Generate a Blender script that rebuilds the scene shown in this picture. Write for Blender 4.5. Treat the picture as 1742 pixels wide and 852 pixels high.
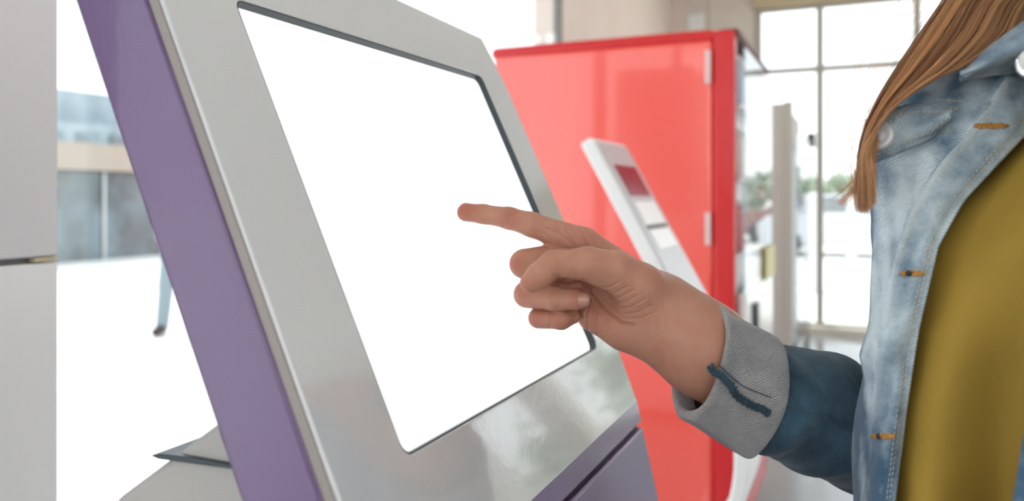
import bpy, bmesh, math, random
import numpy as np
from mathutils import Vector, Matrix
random.seed(7); rng = np.random.RandomState(7)
for o in list(bpy.data.objects): bpy.data.objects.remove(o)
SC = bpy.context.scene; COL = SC.collection
F, CX, CY, CZ = 1326.0, 871.0, 334.0, 1.30
# ---------------------------------------------------------------- camera, world, sun, exposure
cam = bpy.data.cameras.new('camera'); camo = bpy.data.objects.new('camera', cam); COL.objects.link(camo)
camo.location = (0, 0, CZ); camo.rotation_euler = (math.radians(90), 0, 0)
cam.sensor_width = 36; cam.lens = F/1742*36; cam.shift_y = (CY-426)/1742.0
cam.clip_start = 0.02; cam.clip_end = 300
cam.dof.use_dof = True; cam.dof.focus_distance = 0.57; cam.dof.aperture_fstop = 5.0
SC.camera = camo
vs = SC.view_settings
vs.view_transform = 'Standard'; vs.look = 'None'; vs.gamma = 1; vs.use_curve_mapping = False; vs.exposure = 0.0
w = bpy.data.worlds.new('sky'); SC.world = w; w.use_nodes = True
nt = w.node_tree; nt.nodes.clear()
wo = nt.nodes.new('ShaderNodeOutputWorld'); bg = nt.nodes.new('ShaderNodeBackground')
tc = nt.nodes.new('ShaderNodeTexCoord'); sp = nt.nodes.new('ShaderNodeSeparateXYZ'); cr = nt.nodes.new('ShaderNodeValToRGB')
cr.color_ramp.elements[0].position = 0.0; cr.color_ramp.elements[0].color = (1.0, .97, .93, 1)
cr.color_ramp.elements[1].position = 0.5; cr.color_ramp.elements[1].color = (.86, .95, 1.0, 1)
nt.links.new(tc.outputs['Generated'], sp.inputs[0]); nt.links.new(sp.outputs['Z'], cr.inputs[0])
nt.links.new(cr.outputs[0], bg.inputs[0]); bg.inputs[1].default_value = 2.2
nt.links.new(bg.outputs[0], wo.inputs[0])
def lamp(name, kind, loc, energy, color=(1, 1, 1), rot=None, size=None, sizey=None, target=None):
    l = bpy.data.lights.new(name, kind); l.energy = energy; l.color = color
    o = bpy.data.objects.new(name, l); COL.objects.link(o); o.location = loc
    if target is not None: o.rotation_euler = (Vector(target)-Vector(loc)).to_track_quat('-Z', 'Y').to_euler()
    if size:
        if sizey: l.shape = 'RECTANGLE'; l.size_y = sizey
        l.size = size
    return o
U_ = (.41, .912)
sun = lamp('sun', 'SUN', (0, 0, 20), 3.0, (1.0, .93, .82), target=tuple(Vector((0, 0, 20))+(Vector((U_[1], -U_[0], 0))*.5-Vector((U_[0], U_[1], 0))*.6-Vector((0, 0, 1.25)))*5)); sun.data.angle = .02

# ---------------------------------------------------------------- frames
U = Vector((596, 1326, 0)).normalized(); V = Vector((-U.y, U.x, 0)); NH = -V; Z = Vector((0, 0, 1))
def R(x, y): return Vector(((x-CX)/F, 1, (CY-y)/F))
def P(x, y, d): q = R(x, y)*d; q.z += CZ; return q
def W(u, v, z): return Vector((U.x*u+V.x*v, U.y*u+V.y*v, z))
E1 = U.copy(); E2 = Vector((-2951, 1326, 6985)).normalized(); E2 = (E2-E1*E2.dot(E1)).normalized(); EN = E1.cross(E2)

# ---------------------------------------------------------------- materials
def mat(name, col, rough=.5, metal=0, spec=.5, emis=None, es=1, noise=None, bump=None, coat=0, sss=0, trans=0):
    m = bpy.data.materials.new(name); m.use_nodes = True; n = m.node_tree; b = n.nodes['Principled BSDF']
    b.inputs['Base Color'].default_value = (*col, 1); b.inputs['Roughness'].default_value = rough
    b.inputs['Metallic'].default_value = metal; b.inputs['Specular IOR Level'].default_value = spec
    b.inputs['Coat Weight'].default_value = coat; b.inputs['Coat Roughness'].default_value = .05; b.inputs['Coat IOR'].default_value = 1.7
    if sss: b.inputs['Subsurface Weight'].default_value = sss; b.inputs['Subsurface Radius'].default_value = (.012, .005, .003); b.inputs['Subsurface Scale'].default_value = .5
    if emis: b.inputs['Emission Color'].default_value = (*emis, 1); b.inputs['Emission Strength'].default_value = es
    t = n.nodes.new('ShaderNodeTexCoord')
    if noise:   # (scale, amount)
        x = n.nodes.new('ShaderNodeTexNoise'); x.inputs['Scale'].default_value = noise[0]; x.inputs['Detail'].default_value = 4
        n.links.new(t.outputs['Object'], x.inputs[0])
        r = n.nodes.new('ShaderNodeMapRange'); r.inputs[1].default_value = .3; r.inputs[2].default_value = .7
        r.inputs[3].default_value = 1-noise[1]; r.inputs[4].default_value = 1+noise[1]; n.links.new(x.outputs[0], r.inputs[0])
        mx = n.nodes.new('ShaderNodeMix'); mx.data_type = 'RGBA'; mx.blend_type = 'MULTIPLY'; mx.inputs[0].default_value = 1
        mx.inputs[6].default_value = (*col, 1); n.links.new(r.outputs[0], mx.inputs[7]); n.links.new(mx.outputs[2], b.inputs['Base Color'])
    if bump:    # list of (scale, distance)
        prev = None
        for sc_, ds in bump:
            x = n.nodes.new('ShaderNodeTexNoise'); x.inputs['Scale'].default_value = sc_; x.inputs['Detail'].default_value = 1
            n.links.new(t.outputs['Object'], x.inputs[0])
            bp = n.nodes.new('ShaderNodeBump'); bp.inputs['Strength'].default_value = 1; bp.inputs['Distance'].default_value = ds
            n.links.new(x.outputs[0], bp.inputs['Height'])
            if prev: n.links.new(prev.outputs[0], bp.inputs['Normal'])
            prev = bp
        n.links.new(prev.outputs[0], b.inputs['Normal'])
    return m
def glassmat(name, tint=(.95, .98, 1), f0=.04):
    m = bpy.data.materials.new(name); m.use_nodes = True; n = m.node_tree; n.nodes.clear()
    o = n.nodes.new('ShaderNodeOutputMaterial'); t = n.nodes.new('ShaderNodeBsdfTransparent'); t.inputs[0].default_value = (*tint, 1)
    g = n.nodes.new('ShaderNodeBsdfGlossy'); g.inputs['Roughness'].default_value = .01
    fr = n.nodes.new('ShaderNodeFresnel'); gm = n.nodes.new('ShaderNodeNewGeometry'); mi = n.nodes.new('ShaderNodeMapRange'); mi.inputs[3].default_value = 1.4; mi.inputs[4].default_value = 1/1.4; n.links.new(gm.outputs['Backfacing'], mi.inputs[0]); n.links.new(mi.outputs[0], fr.inputs[0])
    mx = n.nodes.new('ShaderNodeMixShader'); n.links.new(fr.outputs[0], mx.inputs[0]); n.links.new(t.outputs[0], mx.inputs[1]); n.links.new(g.outputs[0], mx.inputs[2])
    n.links.new(mx.outputs[0], o.inputs[0]); return m
def denim(name, light, dark, fade=.5, scale=14, tw=630, rough=.85, con=.3):
    m = bpy.data.materials.new(name); m.use_nodes = True; n = m.node_tree; b = n.nodes['Principled BSDF']
    b.inputs['Roughness'].default_value = rough; b.inputs['Specular IOR Level'].default_value = .25
    b.inputs['Sheen Weight'].default_value = .25; b.inputs['Sheen Roughness'].default_value = .5
    uv = n.nodes.new('ShaderNodeTexCoord')
    nz = n.nodes.new('ShaderNodeTexNoise'); nz.inputs['Scale'].default_value = scale; nz.inputs['Detail'].default_value = 6; nz.inputs['Roughness'].default_value = .6
    n.links.new(uv.outputs['Object'], nz.inputs[0])
    rp = n.nodes.new('ShaderNodeMapRange'); rp.inputs[1].default_value = fade-.18; rp.inputs[2].default_value = fade+.18; 
    wa = n.nodes.new('ShaderNodeAttribute'); wa.attribute_name = 'wear_shade'; aw = n.nodes.new('ShaderNodeMath'); aw.operation = 'ADD'
    n.links.new(nz.outputs[0], aw.inputs[0]); n.links.new(wa.outputs['Fac'], aw.inputs[1]); n.links.new(aw.outputs[0], rp.inputs[0])
    mx = n.nodes.new('ShaderNodeMix'); mx.data_type = 'RGBA'; mx.inputs[6].default_value = (*dark, 1); mx.inputs[7].default_value = (*light, 1); n.links.new(rp.outputs[0], mx.inputs[0])
    wv = n.nodes.new('ShaderNodeTexWave'); wv.inputs['Scale'].default_value = tw/2.2; wv.bands_direction = 'DIAGONAL'; wv.inputs['Distortion'].default_value = 2.5; wv.inputs['Detail'].default_value = 2; wv.inputs['Detail Scale'].default_value = 1.5
    n.links.new(uv.outputs['UV'], wv.inputs[0])
    fn = n.nodes.new('ShaderNodeTexNoise'); fn.inputs['Scale'].default_value = 900; n.links.new(uv.outputs['Object'], fn.inputs[0])
    ad = n.nodes.new('ShaderNodeMath'); ad.operation = 'ADD'; n.links.new(wv.outputs[1], ad.inputs[0]); n.links.new(fn.outputs[0], ad.inputs[1])
    r2 = n.nodes.new('ShaderNodeMapRange'); r2.inputs[1].default_value = .3; r2.inputs[2].default_value = 1.6; r2.inputs[3].default_value = 1-con; r2.inputs[4].default_value = 1+con; n.links.new(ad.outputs[0], r2.inputs[0])
    m2 = n.nodes.new('ShaderNodeMix'); m2.data_type = 'RGBA'; m2.blend_type = 'MULTIPLY'; m2.inputs[0].default_value = 1
    n.links.new(mx.outputs[2], m2.inputs[6]); n.links.new(r2.outputs[0], m2.inputs[7]); n.links.new(m2.outputs[2], b.inputs['Base Color'])
    bp = n.nodes.new('ShaderNodeBump'); bp.inputs['Distance'].default_value = .0006; bp.inputs['Strength'].default_value = .6
    n.links.new(ad.outputs[0], bp.inputs['Height']); n.links.new(bp.outputs[0], b.inputs['Normal'])
    return m
M = {}
M['white'] = mat('white_lacquer', (.505, .505, .522), .10, spec=1, bump=[(220, .00010), (9, .0007)], coat=1)
M['panel'] = mat('white_panel', (.66, .64, .66), .35, noise=(2, .03))
M['whiteplastic'] = mat('white_plastic', (.8, .8, .8), .25)
M['brightwhite'] = mat('bright_white_plastic', (.9, .9, .9), .3)
M['purple'] = mat('purple_lacquer', (.128, .062, .19), .22, bump=[(200, .00012), (12, .001)], coat=.3)
M['darkpurple'] = mat('dark_purple_groove', (.06, .035, .12), .5)
M['greyhouse'] = mat('grey_housing', (.42, .40, .39), .5, noise=(8, .04))
M['black'] = mat('black_rubber', (.015, .017, .02), .4)
M['slate'] = mat('slate_gasket', (.025, .042, .052), .35)
M['screen'] = mat('lit_screen', (.25, .25, .25), .3, emis=(1, 1, 1), es=.95)
M['red'] = mat('red_enamel', (.90, .06, .035), .22, spec=.9, bump=[(2.2, .012)], coat=.8)
M['deepred'] = mat('deep_red_enamel', (.62, .012, .015), .25)
M['hinge'] = mat('hinge_metal', (.75, .55, .55), .4)
M['maroon'] = mat('maroon_panel', (.24, .01, .03), .2)
M['metal'] = mat('brushed_steel', (.6, .6, .6), .3, 1)
M['chrome'] = mat('chrome', (.8, .8, .82), .15, 1)
M['frame'] = mat('painted_frame', (.45, .42, .37), .5)
M['darkframe'] = mat('dark_frame', (.16, .16, .15), .5)
M['wall'] = mat('plaster', (.80, .68, .62), .8, noise=(3, .03))
M['beige'] = mat('beige_plaster', (.74, .69, .61), .8, noise=(3, .03))
M['ceil'] = mat('ceiling_white', (.8, .79, .76), .8, noise=(4, .02))
M['tan'] = mat('tan_beam', (.60, .50, .34), .7, noise=(4, .04))
M['floor'] = mat('floor_tile', (.34, .34, .34), .18, noise=(2.5, .06))
M['glass'] = glassmat('clear_glass')
M['paving'] = mat('pale_paving', (.86, .82, .76), .8, noise=(.8, .05))
M['teal_glass'] = mat('facade_glass', (.15, .19, .21), .15, noise=(1.1, .5))
M['fascia'] = mat('fascia_cream', (.36, .30, .25), .7)
M['palebuild'] = mat('pale_building', (.30, .36, .39), .7, noise=(1, .2))
M['leaf'] = mat('foliage', (.36, .42, .30), .7, noise=(2, .3))
M['bark'] = mat('bark', (.20, .18, .16), .9, noise=(20, .3))
M['stitch'] = mat('tan_thread', (.62, .50, .33), .8)
M['orange'] = mat('orange_thread', (.50, .23, .05), .7, noise=(800, .3))
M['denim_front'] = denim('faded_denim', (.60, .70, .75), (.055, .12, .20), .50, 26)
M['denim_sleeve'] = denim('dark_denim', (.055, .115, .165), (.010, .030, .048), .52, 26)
M['denim_cuff'] = denim('denim_reverse', (.36, .35, .34), (.24, .235, .24), .5, 30, 700, con=.38)
M['shirt'] = mat('mustard_cotton', (.38, .235, .032), .85, noise=(9, .08), bump=[(9, .006)])
M['jeans'] = denim('blue_jeans', (.1, .16, .25), (.04, .07, .13), .5, 10)
M['eye'] = mat('eye_white', (.8, .78, .75), .2)
M['iris'] = mat('iris_brown', (.05, .025, .015), .2)
M['nail'] = mat('fingernail', (.44, .215, .16), .25, coat=.4)
# skin: flush taken from the 'flush' attribute
m = M['skin'] = mat('skin', (.52, .29, .20), .45, spec=.35, sss=.12)
n = m.node_tree; b = n.nodes['Principled BSDF']
at = n.nodes.new('ShaderNodeAttribute'); at.attribute_name = 'flush'
tcn = n.nodes.new('ShaderNodeTexCoord'); nz = n.nodes.new('ShaderNodeTexNoise'); nz.inputs['Scale'].default_value = 90; nz.inputs['Detail'].default_value = 5
n.links.new(tcn.outputs['Object'], nz.inputs[0])
mr = n.nodes.new('ShaderNodeMapRange'); mr.inputs[1].default_value = .3; mr.inputs[2].default_value = .7; mr.inputs[3].default_value = -.12; mr.inputs[4].default_value = .18; n.links.new(nz.outputs[0], mr.inputs[0])
ad = n.nodes.new('ShaderNodeMath'); ad.operation = 'ADD'; ad.use_clamp = True; n.links.new(at.outputs['Fac'], ad.inputs[0]); n.links.new(mr.outputs[0], ad.inputs[1])
mx = n.nodes.new('ShaderNodeMix'); mx.data_type = 'RGBA'; mx.inputs[6].default_value = (.47, .235, .158, 1); mx.inputs[7].default_value = (.38, .105, .075, 1)
n.links.new(ad.outputs[0], mx.inputs[0]); n.links.new(mx.outputs[2], b.inputs['Base Color'])
n2 = n.nodes.new('ShaderNodeTexNoise'); n2.inputs['Scale'].default_value = 700; n2.inputs['Detail'].default_value = 2; n.links.new(tcn.outputs['Object'], n2.inputs[0])
bp = n.nodes.new('ShaderNodeBump'); bp.inputs['Distance'].default_value = .0004; bp.inputs['Strength'].default_value = .35; n.links.new(n2.outputs[0], bp.inputs['Height']); n.links.new(bp.outputs[0], b.inputs['Normal'])
# hair
m = M['hair'] = mat('auburn_hair', (.30, .13, .055), .38, spec=.5); n = m.node_tree; b = n.nodes['Principled BSDF']
at = n.nodes.new('ShaderNodeAttribute'); at.attribute_name = 'tone'
mx = n.nodes.new('ShaderNodeMix'); mx.data_type = 'RGBA'; mx.inputs[6].default_value = (.20, .075, .035, 1); mx.inputs[7].default_value = (1.0, .54, .24, 1)
n.links.new(at.outputs['Fac'], mx.inputs[0]); n.links.new(mx.outputs[2], b.inputs['Base Color'])

# ---------------------------------------------------------------- mesh helpers
def link(name, me, m=None, parent=None, smooth=False, bevel=0, seg=2):
    o = bpy.data.objects.new(name, me); COL.objects.link(o)
    if m: me.materials.append(m)
    if parent: o.parent = parent
    if smooth: me.polygons.foreach_set('use_smooth', [True]*len(me.polygons))
    if bevel:
        b = o.modifiers.new('bevel', 'BEVEL'); b.width = bevel; b.segments = seg; b.limit_method = 'ANGLE'; b.angle_limit = math.radians(35)
        me.polygons.foreach_set('use_smooth', [True]*len(me.polygons)); b.harden_normals = True
    return o
def mesh(name, vs_, fs, m, parent=None, smooth=False, bevel=0, seg=2):
    me = bpy.data.meshes.new(name); me.from_pydata([tuple(v) for v in vs_], [], fs); me.validate(); me.update()
    bm = bmesh.new(); bm.from_mesh(me); bmesh.ops.recalc_face_normals(bm, faces=bm.faces); bm.to_mesh(me); bm.free()
    return link(name, me, m, parent, smooth, bevel, seg)
class MB:
    def __init__(s): s.v = []; s.f = []
    def box(s, u0, u1, v0, v1, z0, z1):
        b = len(s.v)
        for z in (z0, z1):
            for (u, v) in ((u0, v0), (u1, v0), (u1, v1), (u0, v1)): s.v.append(W(u, v, z))
        for f in ((0, 3, 2, 1), (4, 5, 6, 7), (0, 1, 5, 4), (1, 2, 6, 5), (2, 3, 7, 6), (3, 0, 4, 7)): s.f.append([b+i for i in f])
        return s
    def prism(s, pts, dvec):   # planar loop of points extruded by dvec
        b = len(s.v); n = len(pts); s.v += [Vector(p) for p in pts]+[Vector(p)+dvec for p in pts]
        s.f.append([b+i for i in range(n)]); s.f.append([b+n+i for i in reversed(range(n))])
        for i in range(n): j = (i+1) % n; s.f.append([b+i, b+n+i, b+n+j, b+j])
        return s
    def tube(s, pts, rad, k=8, cap=True):
        b = len(s.v); pts = [Vector(p) for p in pts]; n = len(pts)
        rr = rad if isinstance(rad, (list, tuple)) else [rad]*n
        t0 = (pts[1]-pts[0]).normalized(); a = t0.orthogonal().normalized()
        for i, p in enumerate(pts):
            t = (pts[min(i+1, n-1)]-pts[max(i-1, 0)]).normalized(); a = (a-t*a.dot(t)).normalized(); c = t.cross(a)
            for j in range(k): th = 2*math.pi*j/k; s.v.append(p+(a*math.cos(th)+c*math.sin(th))*rr[i])
        for i in range(n-1):
            for j in range(k): s.f.append([b+i*k+j, b+i*k+(j+1) % k, b+(i+1)*k+(j+1) % k, b+(i+1)*k+j])
        if cap: s.f.append([b+j for j in reversed(range(k))]); s.f.append([b+(n-1)*k+j for j in range(k)])
        return s
    def lathe(s, c, prof, k=20, axis=Z):
        a = axis.orthogonal().normalized(); d = axis.cross(a); b = len(s.v)
        for (r, h) in prof:
            for j in range(k): th = 2*math.pi*j/k; s.v.append(Vector(c)+axis*h+(a*math.cos(th)+d*math.sin(th))*max(r, 1e-5))
        for i in range(len(prof)-1):
            for j in range(k): s.f.append([b+i*k+j, b+i*k+(j+1) % k, b+(i+1)*k+(j+1) % k, b+(i+1)*k+j])
        s.f.append([b+j for j in reversed(range(k))]); s.f.append([b+(len(prof)-1)*k+j for j in range(k)])
        return s
    def ell(s, c, r, k=12, ax=None):
        b = len(s.v); ax = ax or (Vector((1, 0, 0)), Vector((0, 1, 0)), Z); m_ = k//2+1
        for i in range(m_+1):
            ph = math.pi*i/m_
            for j in range(k):
                th = 2*math.pi*j/k
                s.v.append(Vector(c)+ax[0]*(r[0]*max(math.sin(ph), 1e-3)*math.cos(th))+ax[1]*(r[1]*max(math.sin(ph), 1e-3)*math.sin(th))+ax[2]*(r[2]*math.cos(ph)))
        for i in range(m_):
            for j in range(k): s.f.append([b+i*k+j, b+i*k+(j+1) % k, b+(i+1)*k+(j+1) % k, b+(i+1)*k+j])
        return s
    def build(s, name, m, parent=None, smooth=False, bevel=0, seg=2): return mesh(name, s.v, s.f, m, parent, smooth, bevel, seg)
def tag(o, label=None, cat=None, group=None, kind=None):
    if label: o['label'] = label
    if cat: o['category'] = cat
    if group: o['group'] = group
    if kind: o['kind'] = kind
    return o
def empty(name, loc, label, cat, group=None):
    o = bpy.data.objects.new(name, None); COL.objects.link(o); o.location = loc; o.empty_display_size = .05
    bpy.context.view_layer.update()
    return tag(o, label, cat, group)
def own(root):   # children were built in world coordinates: rebase them on the root
    for c in [o for o in COL.objects if o.parent == root]:
        c.matrix_parent_inverse = Matrix.Translation(-root.location)
def grid(name, rows, m, parent=None, closed=False, thick=0, uvs=None, flip=False, subsurf=0):
    nr = len(rows); nc = len(rows[0]); v = [tuple(p) for r_ in rows for p in r_]; f = []; fu = []
    for i in range(nr-1):
        for j in range(nc if closed else nc-1):
            k = (j+1) % nc; q = [i*nc+j, i*nc+k, (i+1)*nc+k, (i+1)*nc+j]; f.append(q[::-1] if flip else q)
            fu.append([(i, j), (i, j+1), (i+1, j+1), (i+1, j)][::-1] if flip else [(i, j), (i, j+1), (i+1, j+1), (i+1, j)])
    me = bpy.data.meshes.new(name); me.from_pydata(v, [], f); me.update()
    uvl = me.uv_layers.new(name='UVMap')
    du = (Vector(rows[nr//2][1])-Vector(rows[nr//2][0])).length if nc > 1 else .01
    cum = [0.0]
    mid = rows[nr//2]
    for j in range(nc): cum.append(cum[-1]+(Vector(mid[(j+1) % nc])-Vector(mid[j])).length)
    cr_ = [0.0]
    for i in range(nr-1): cr_.append(cr_[-1]+(Vector(rows[i+1][nc//3])-Vector(rows[i][nc//3])).length)
    k = 0
    for q in fu:
        for (i, j) in q: uvl.data[k].uv = (cum[j], cr_[i]); k += 1
    o = link(name, me, m, parent, True)
    if thick: s = o.modifiers.new('solid', 'SOLIDIFY'); s.thickness = thick; s.offset = -1
    if subsurf: s = o.modifiers.new('sub', 'SUBSURF'); s.levels = s.render_levels = subsurf
    return o
def cat(pts, n, closed=False):   # catmull-rom resample
    p = [np.array(q, float) for q in pts]; N = len(p); out = []
    segs = N if closed else N-1
    for k in range(n):
        t = k/(n if closed else n-1)*segs; i = min(int(t), segs-1); x = t-i
        g = (lambda j: p[j % N]) if closed else (lambda j: p[max(0, min(N-1, j))])
        a, b_, c, d = g(i-1), g(i), g(i+1), g(i+2)
        out.append(.5*((2*b_)+(-a+c)*x+(2*a-5*b_+4*c-d)*x*x+(-a+3*b_-3*c+d)*x**3))
    return out
def interp(y, xs, ys): return float(np.interp(y, xs, ys))

# ================================================================= SETTING
REFLECTION_TREES = []
UF, VL = 8.02, 1.80        # far glazing line (u) and left glazing line (v)
UB, VR, ZC = -3.2, -4.2, 3.5
fl = MB().box(UB, UF+.1, VR, VL+.05, -.1, 0).build('floor', M['floor']); tag(fl, kind='structure')
c_ = MB().box(UB, UF+.1, VR, VL+.05, ZC, ZC+.1).build('ceiling', M['ceil']); tag(c_, kind='structure')
tag(MB().box(UB-.1, UB, VR, VL, 0, 1.0).box(UB-.1, UB, VR, VL, 2.9, ZC).box(UB-.1, UB, -1.0, -.4, 1.0, 2.9).box(UB-.1, UB, VR, VR+.5, 1.0, 2.9).build('wall_back', M['ceil']), kind='structure')
tag(MB().box(UB, UF, VR-.1, VR, 0, .5).box(UB, UF, VR-.1, VR, 2.9, ZC).box(UB, UB+1.0, VR-.1, VR, .5, 2.9).box(2.2, 3.0, VR-.1, VR, .5, 2.9).box(6.0, UF, VR-.1, VR, .5, 2.9).build('wall_right', M['ceil']), kind='structure')
# left side: glass up to u=4.7, plastered wall from there to the corner
tag(MB().box(4.76, UF, VL-.02, VL+.18, 0, ZC).build('wall_left', M['wall']), kind='structure')
wl = MB().box(4.73, 4.76, VL-.02, VL+.03, 0, ZC).box(UB, 4.70, VL-.03, VL+.03, 0, .06).box(UB, 4.70, VL-.03, VL+.03, 3.2, ZC).box(UB, UB+.08, VL-.04, VL+.04, 0, ZC).box(-.5, -.44, VL-.04, VL+.04, 0, ZC).build('window_1', M['darkframe']); tag(wl, kind='structure')
MB().box(UB+.08, 4.70, VL-.005, VL+.005, .06, 3.2).build('pane', M['glass'], wl)
# far side: columns, beam, glazing
def vfar(px):   # v on the far line for an image column
    q = R(px, 334); return UF/(q.x*U.x+q.y*U.y)*(q.x*V.x+q.y*V.y)
def zfar(px, py):
    q = R(px, py); return CZ+q.z*UF/(q.x*U.x+q.y*U.y)
v0, v1, v2 = vfar(1166), vfar(1204), vfar(1286)
tag(MB().box(UF, UF+.15, v1, v0, 0, ZC).build('wall_far', M['beige']), kind='structure')
tag(MB().box(UF-.02, UF+.3, v2, v1, 0, ZC).build('trim_1', M['beige'], None, False, .02), kind='structure')
tag(MB().box(UF-.01, UF+.12, v0, VL, 0, ZC).build('trim_2', M['wall']), kind='structure')
zt = zfar(1395, 7)
tag(MB().box(UF-.1, UF+.2, VR, v2, zt, ZC).build('trim_3', M['tan']), kind='structure')
zs, zb = zfar(1395, 117), zfar(1420, 566)
mw = MB()
for px in (1290, 1395, 1560, 1760): vv = vfar(px); mw.box(UF-.03, UF+.03, vv-.03, vv+.03, 0, zt)
mw.box(UF-.02, UF+.02, VR, v2, zs-.025, zs+.025).box(UF-.04, UF+.04, VR, v2, .0, .09).box(UF-.02, UF+.02, VR, v2, zt-.04, zt)
wf = mw.build('window_2', M['frame']); tag(wf, kind='structure')
MB().box(UF-.004, UF+.004, VR, v2, .09, zt-.04).build('pane', M['glass'], wf)
tag(MB().box(UF-.16, UF-.04, VR, v2, 0, .07).build('baseboard_far', M['beige']), kind='structure')
tag(MB().box(UF-.2, UF+.2, -3.45, -3.15, 0, ZC).build('reflection_column', M['beige']), kind='structure')  # out-of-view column added for its reflection in the bezel
for uu, v_ in ((21, -7.0), (24, -12.5)): REFLECTION_TREES.append((uu, v_))  # out-of-view trees added so the bezel has something to reflect
# small high window in the plaster beside the column
tag(MB().box(UF-.02, UF-.005, v1+.03, v0-.03, zfar(1185, 52), zfar(1185, 25)).build('window_3', mat('frosted_lit_pane', (.9, .93, .95), .4)), kind='structure')
# unseen ceiling lamps, added to brighten the room
for i, (u, v) in enumerate(((0.2, -.8), (.2, -3.0), (1.7, -2.2), (4.2, .3), (6.3, .6), (6.8, -2.6), (-2, -.9))):
    t = empty('added_ceiling_light', W(u, v, ZC-.06), 'square white light panel added out of view to brighten the room', 'ceiling light', 'added ceiling light panels')
    MB().box(u-.32, u+.32, v-.32, v+.32, ZC-.05, ZC).build('light_frame', M['panel'], t)
    MB().box(u-.29, u+.29, v-.29, v+.29, ZC-.056, ZC-.05).build('fill_diffuser', mat('fill_diffuser', (.9, .9, .9), .5, emis=(1, .97, .92), es=3.5), t)
    own(t)

# ================================================================= OUTSIDE
tag(MB().box(-60, 90, -70, 90, -.22, -.12).build('paving', M['paving']), kind='structure')
# low glazed building with a cream fascia across the plaza
vb = 15.6
t = empty('pavilion', W(17, vb, -.12), 'low glazed pavilion with cream fascia across the bright plaza', 'building')
MB().box(2, 40, vb, vb+8, -.12, 1.84).build('glass_facade', M['teal_glass'], t)
MB().box(1.5, 40.5, vb-.5, vb+8.5, 1.86, 2.44).build('fascia', M['fascia'], t)
for k in range(22): MB().box(2+k*1.7, 2.06+k*1.7, vb-.06, vb-.01, -.12, 1.84).build('mullion', M['metal'], t)
own(t)
t = empty('office_building', W(38, 40, -.12), 'pale blue office building above the pavilion roof', 'building')
MB().box(20, 60, 36, 48, -.12, 5.0).build('wall', M['palebuild'], t)
MB().box(26, 44, 38, 46, 5.0, 6.9).build('roof_storey', M['palebuild'], t)
for k in range(20): MB().box(21+k*1.9, 22.2+k*1.9, 35.9, 35.98, 3.4, 4.5).build('window_pane', M['teal_glass'], t)
own(t)
q = W(9.3, 14.9, -.12)
def tree(loc, h, r, label, group=None, name='bare_tree', leafy=True):
    rg = np.random.RandomState(int(abs(loc.x*91+loc.y*13)) % 999)
    t = empty(name, loc, label, 'tree', group); b = MB(); b.tube([loc, loc+Vector((.05, 0, h*.5)), loc+Vector((0, 0, h*.8))], [.09, .06, .03], 7)
    lv = MB()
    for i in range(34):
        a = rg.uniform(0, 6.28); e = rg.uniform(.1, 1.3); L = r*rg.uniform(.6, 1)
        s = loc+Vector((0, 0, h*rg.uniform(.3, .75))); d = Vector((math.cos(a)*math.cos(e), math.sin(a)*math.cos(e), math.sin(e)))
        b.tube([s, s+d*L*.5, s+d*L+Vector((0, 0, .1))], [.025, .015, .005], 4)
        if leafy:
            for k in range(12):
                c = s+d*L*rg.uniform(.35, 1.1)+Vector(rg.uniform(-.3, .3, 3)*r*.5); n_ = Vector(rg.uniform(-1, 1, 3)).normalized(); a1 = n_.orthogonal()*.16; a2 = n_.cross(a1)
                k0 = len(lv.v); lv.v += [c-a1, c-a2*.6, c+a1, c+a2*.6]; lv.f.append([k0, k0+1, k0+2, k0+3])
    b.build('trunk', M['bark'], t)
    if leafy: lv.build('foliage', M['leaf'], t)
    own(t)
tree(W(9.6, 14.4, -.12), 2.0, 1.0, 'bare dark tree in front of the glass pavilion across the plaza', leafy=False)
t = empty('planter', W(7.6, 14.0, -.12), 'small tan planter box on the plaza before the pavilion', 'planter')
MB().box(7.2, 9.0, 13.6, 14.3, -.12, .28).build('box', M['tan'], t, bevel=.02); MB().box(7.1, 9.1, 13.5, 14.4, .28, .42).build('rim', M['beige'], t, bevel=.02); own(t)
# right side outdoors: trees, posts, parked van, kiosk hut
for i, (px, d, h, r_) in enumerate(((1372, 30, 1.7, 1.2), (1405, 34, 1.9, 1.3), (1450, 36, 2.0, 1.4), (1500, 33, 1.8, 1.3), (1560, 36, 2.2, 1.5), (1640, 34, 2.0, 1.4))):
    q = R(px, 334)*d; tree(Vector((q.x, q.y, -.12)), h, r_, 'small green tree beyond the far window', 'green trees beyond the far window', 'leafy_tree')
for uu, v_ in REFLECTION_TREES: tree(W(uu, v_, -.12), 3.6, 1.9, 'unseen tall leafy tree added outside for the bezel reflection', 'unseen trees added for the bezel reflection', 'leafy_tree')
def gpt(px, d): q = R(px, 334)*d; return Vector((q.x, q.y, -.12))
for i, (px, d) in enumerate(((1388, 11.5), (1448, 14.0), (1492, 16.5))):
    p = gpt(px, d); o = MB().lathe(p, [(.12, 0), (.12, .05), (.07, .06), (.07, 1.35), (.09, 1.37), (.09, 1.45), (.02, 1.48)], 16).build('bollard', M['whiteplastic'], None, True)
    tag(o, ('white post beyond the far window, nearest the grey cabinet', 'middle white post of three on the pavement outside', 'white post outside, farthest of three, behind the jacket')[i], 'post', 'white posts on the pavement outside')
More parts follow.
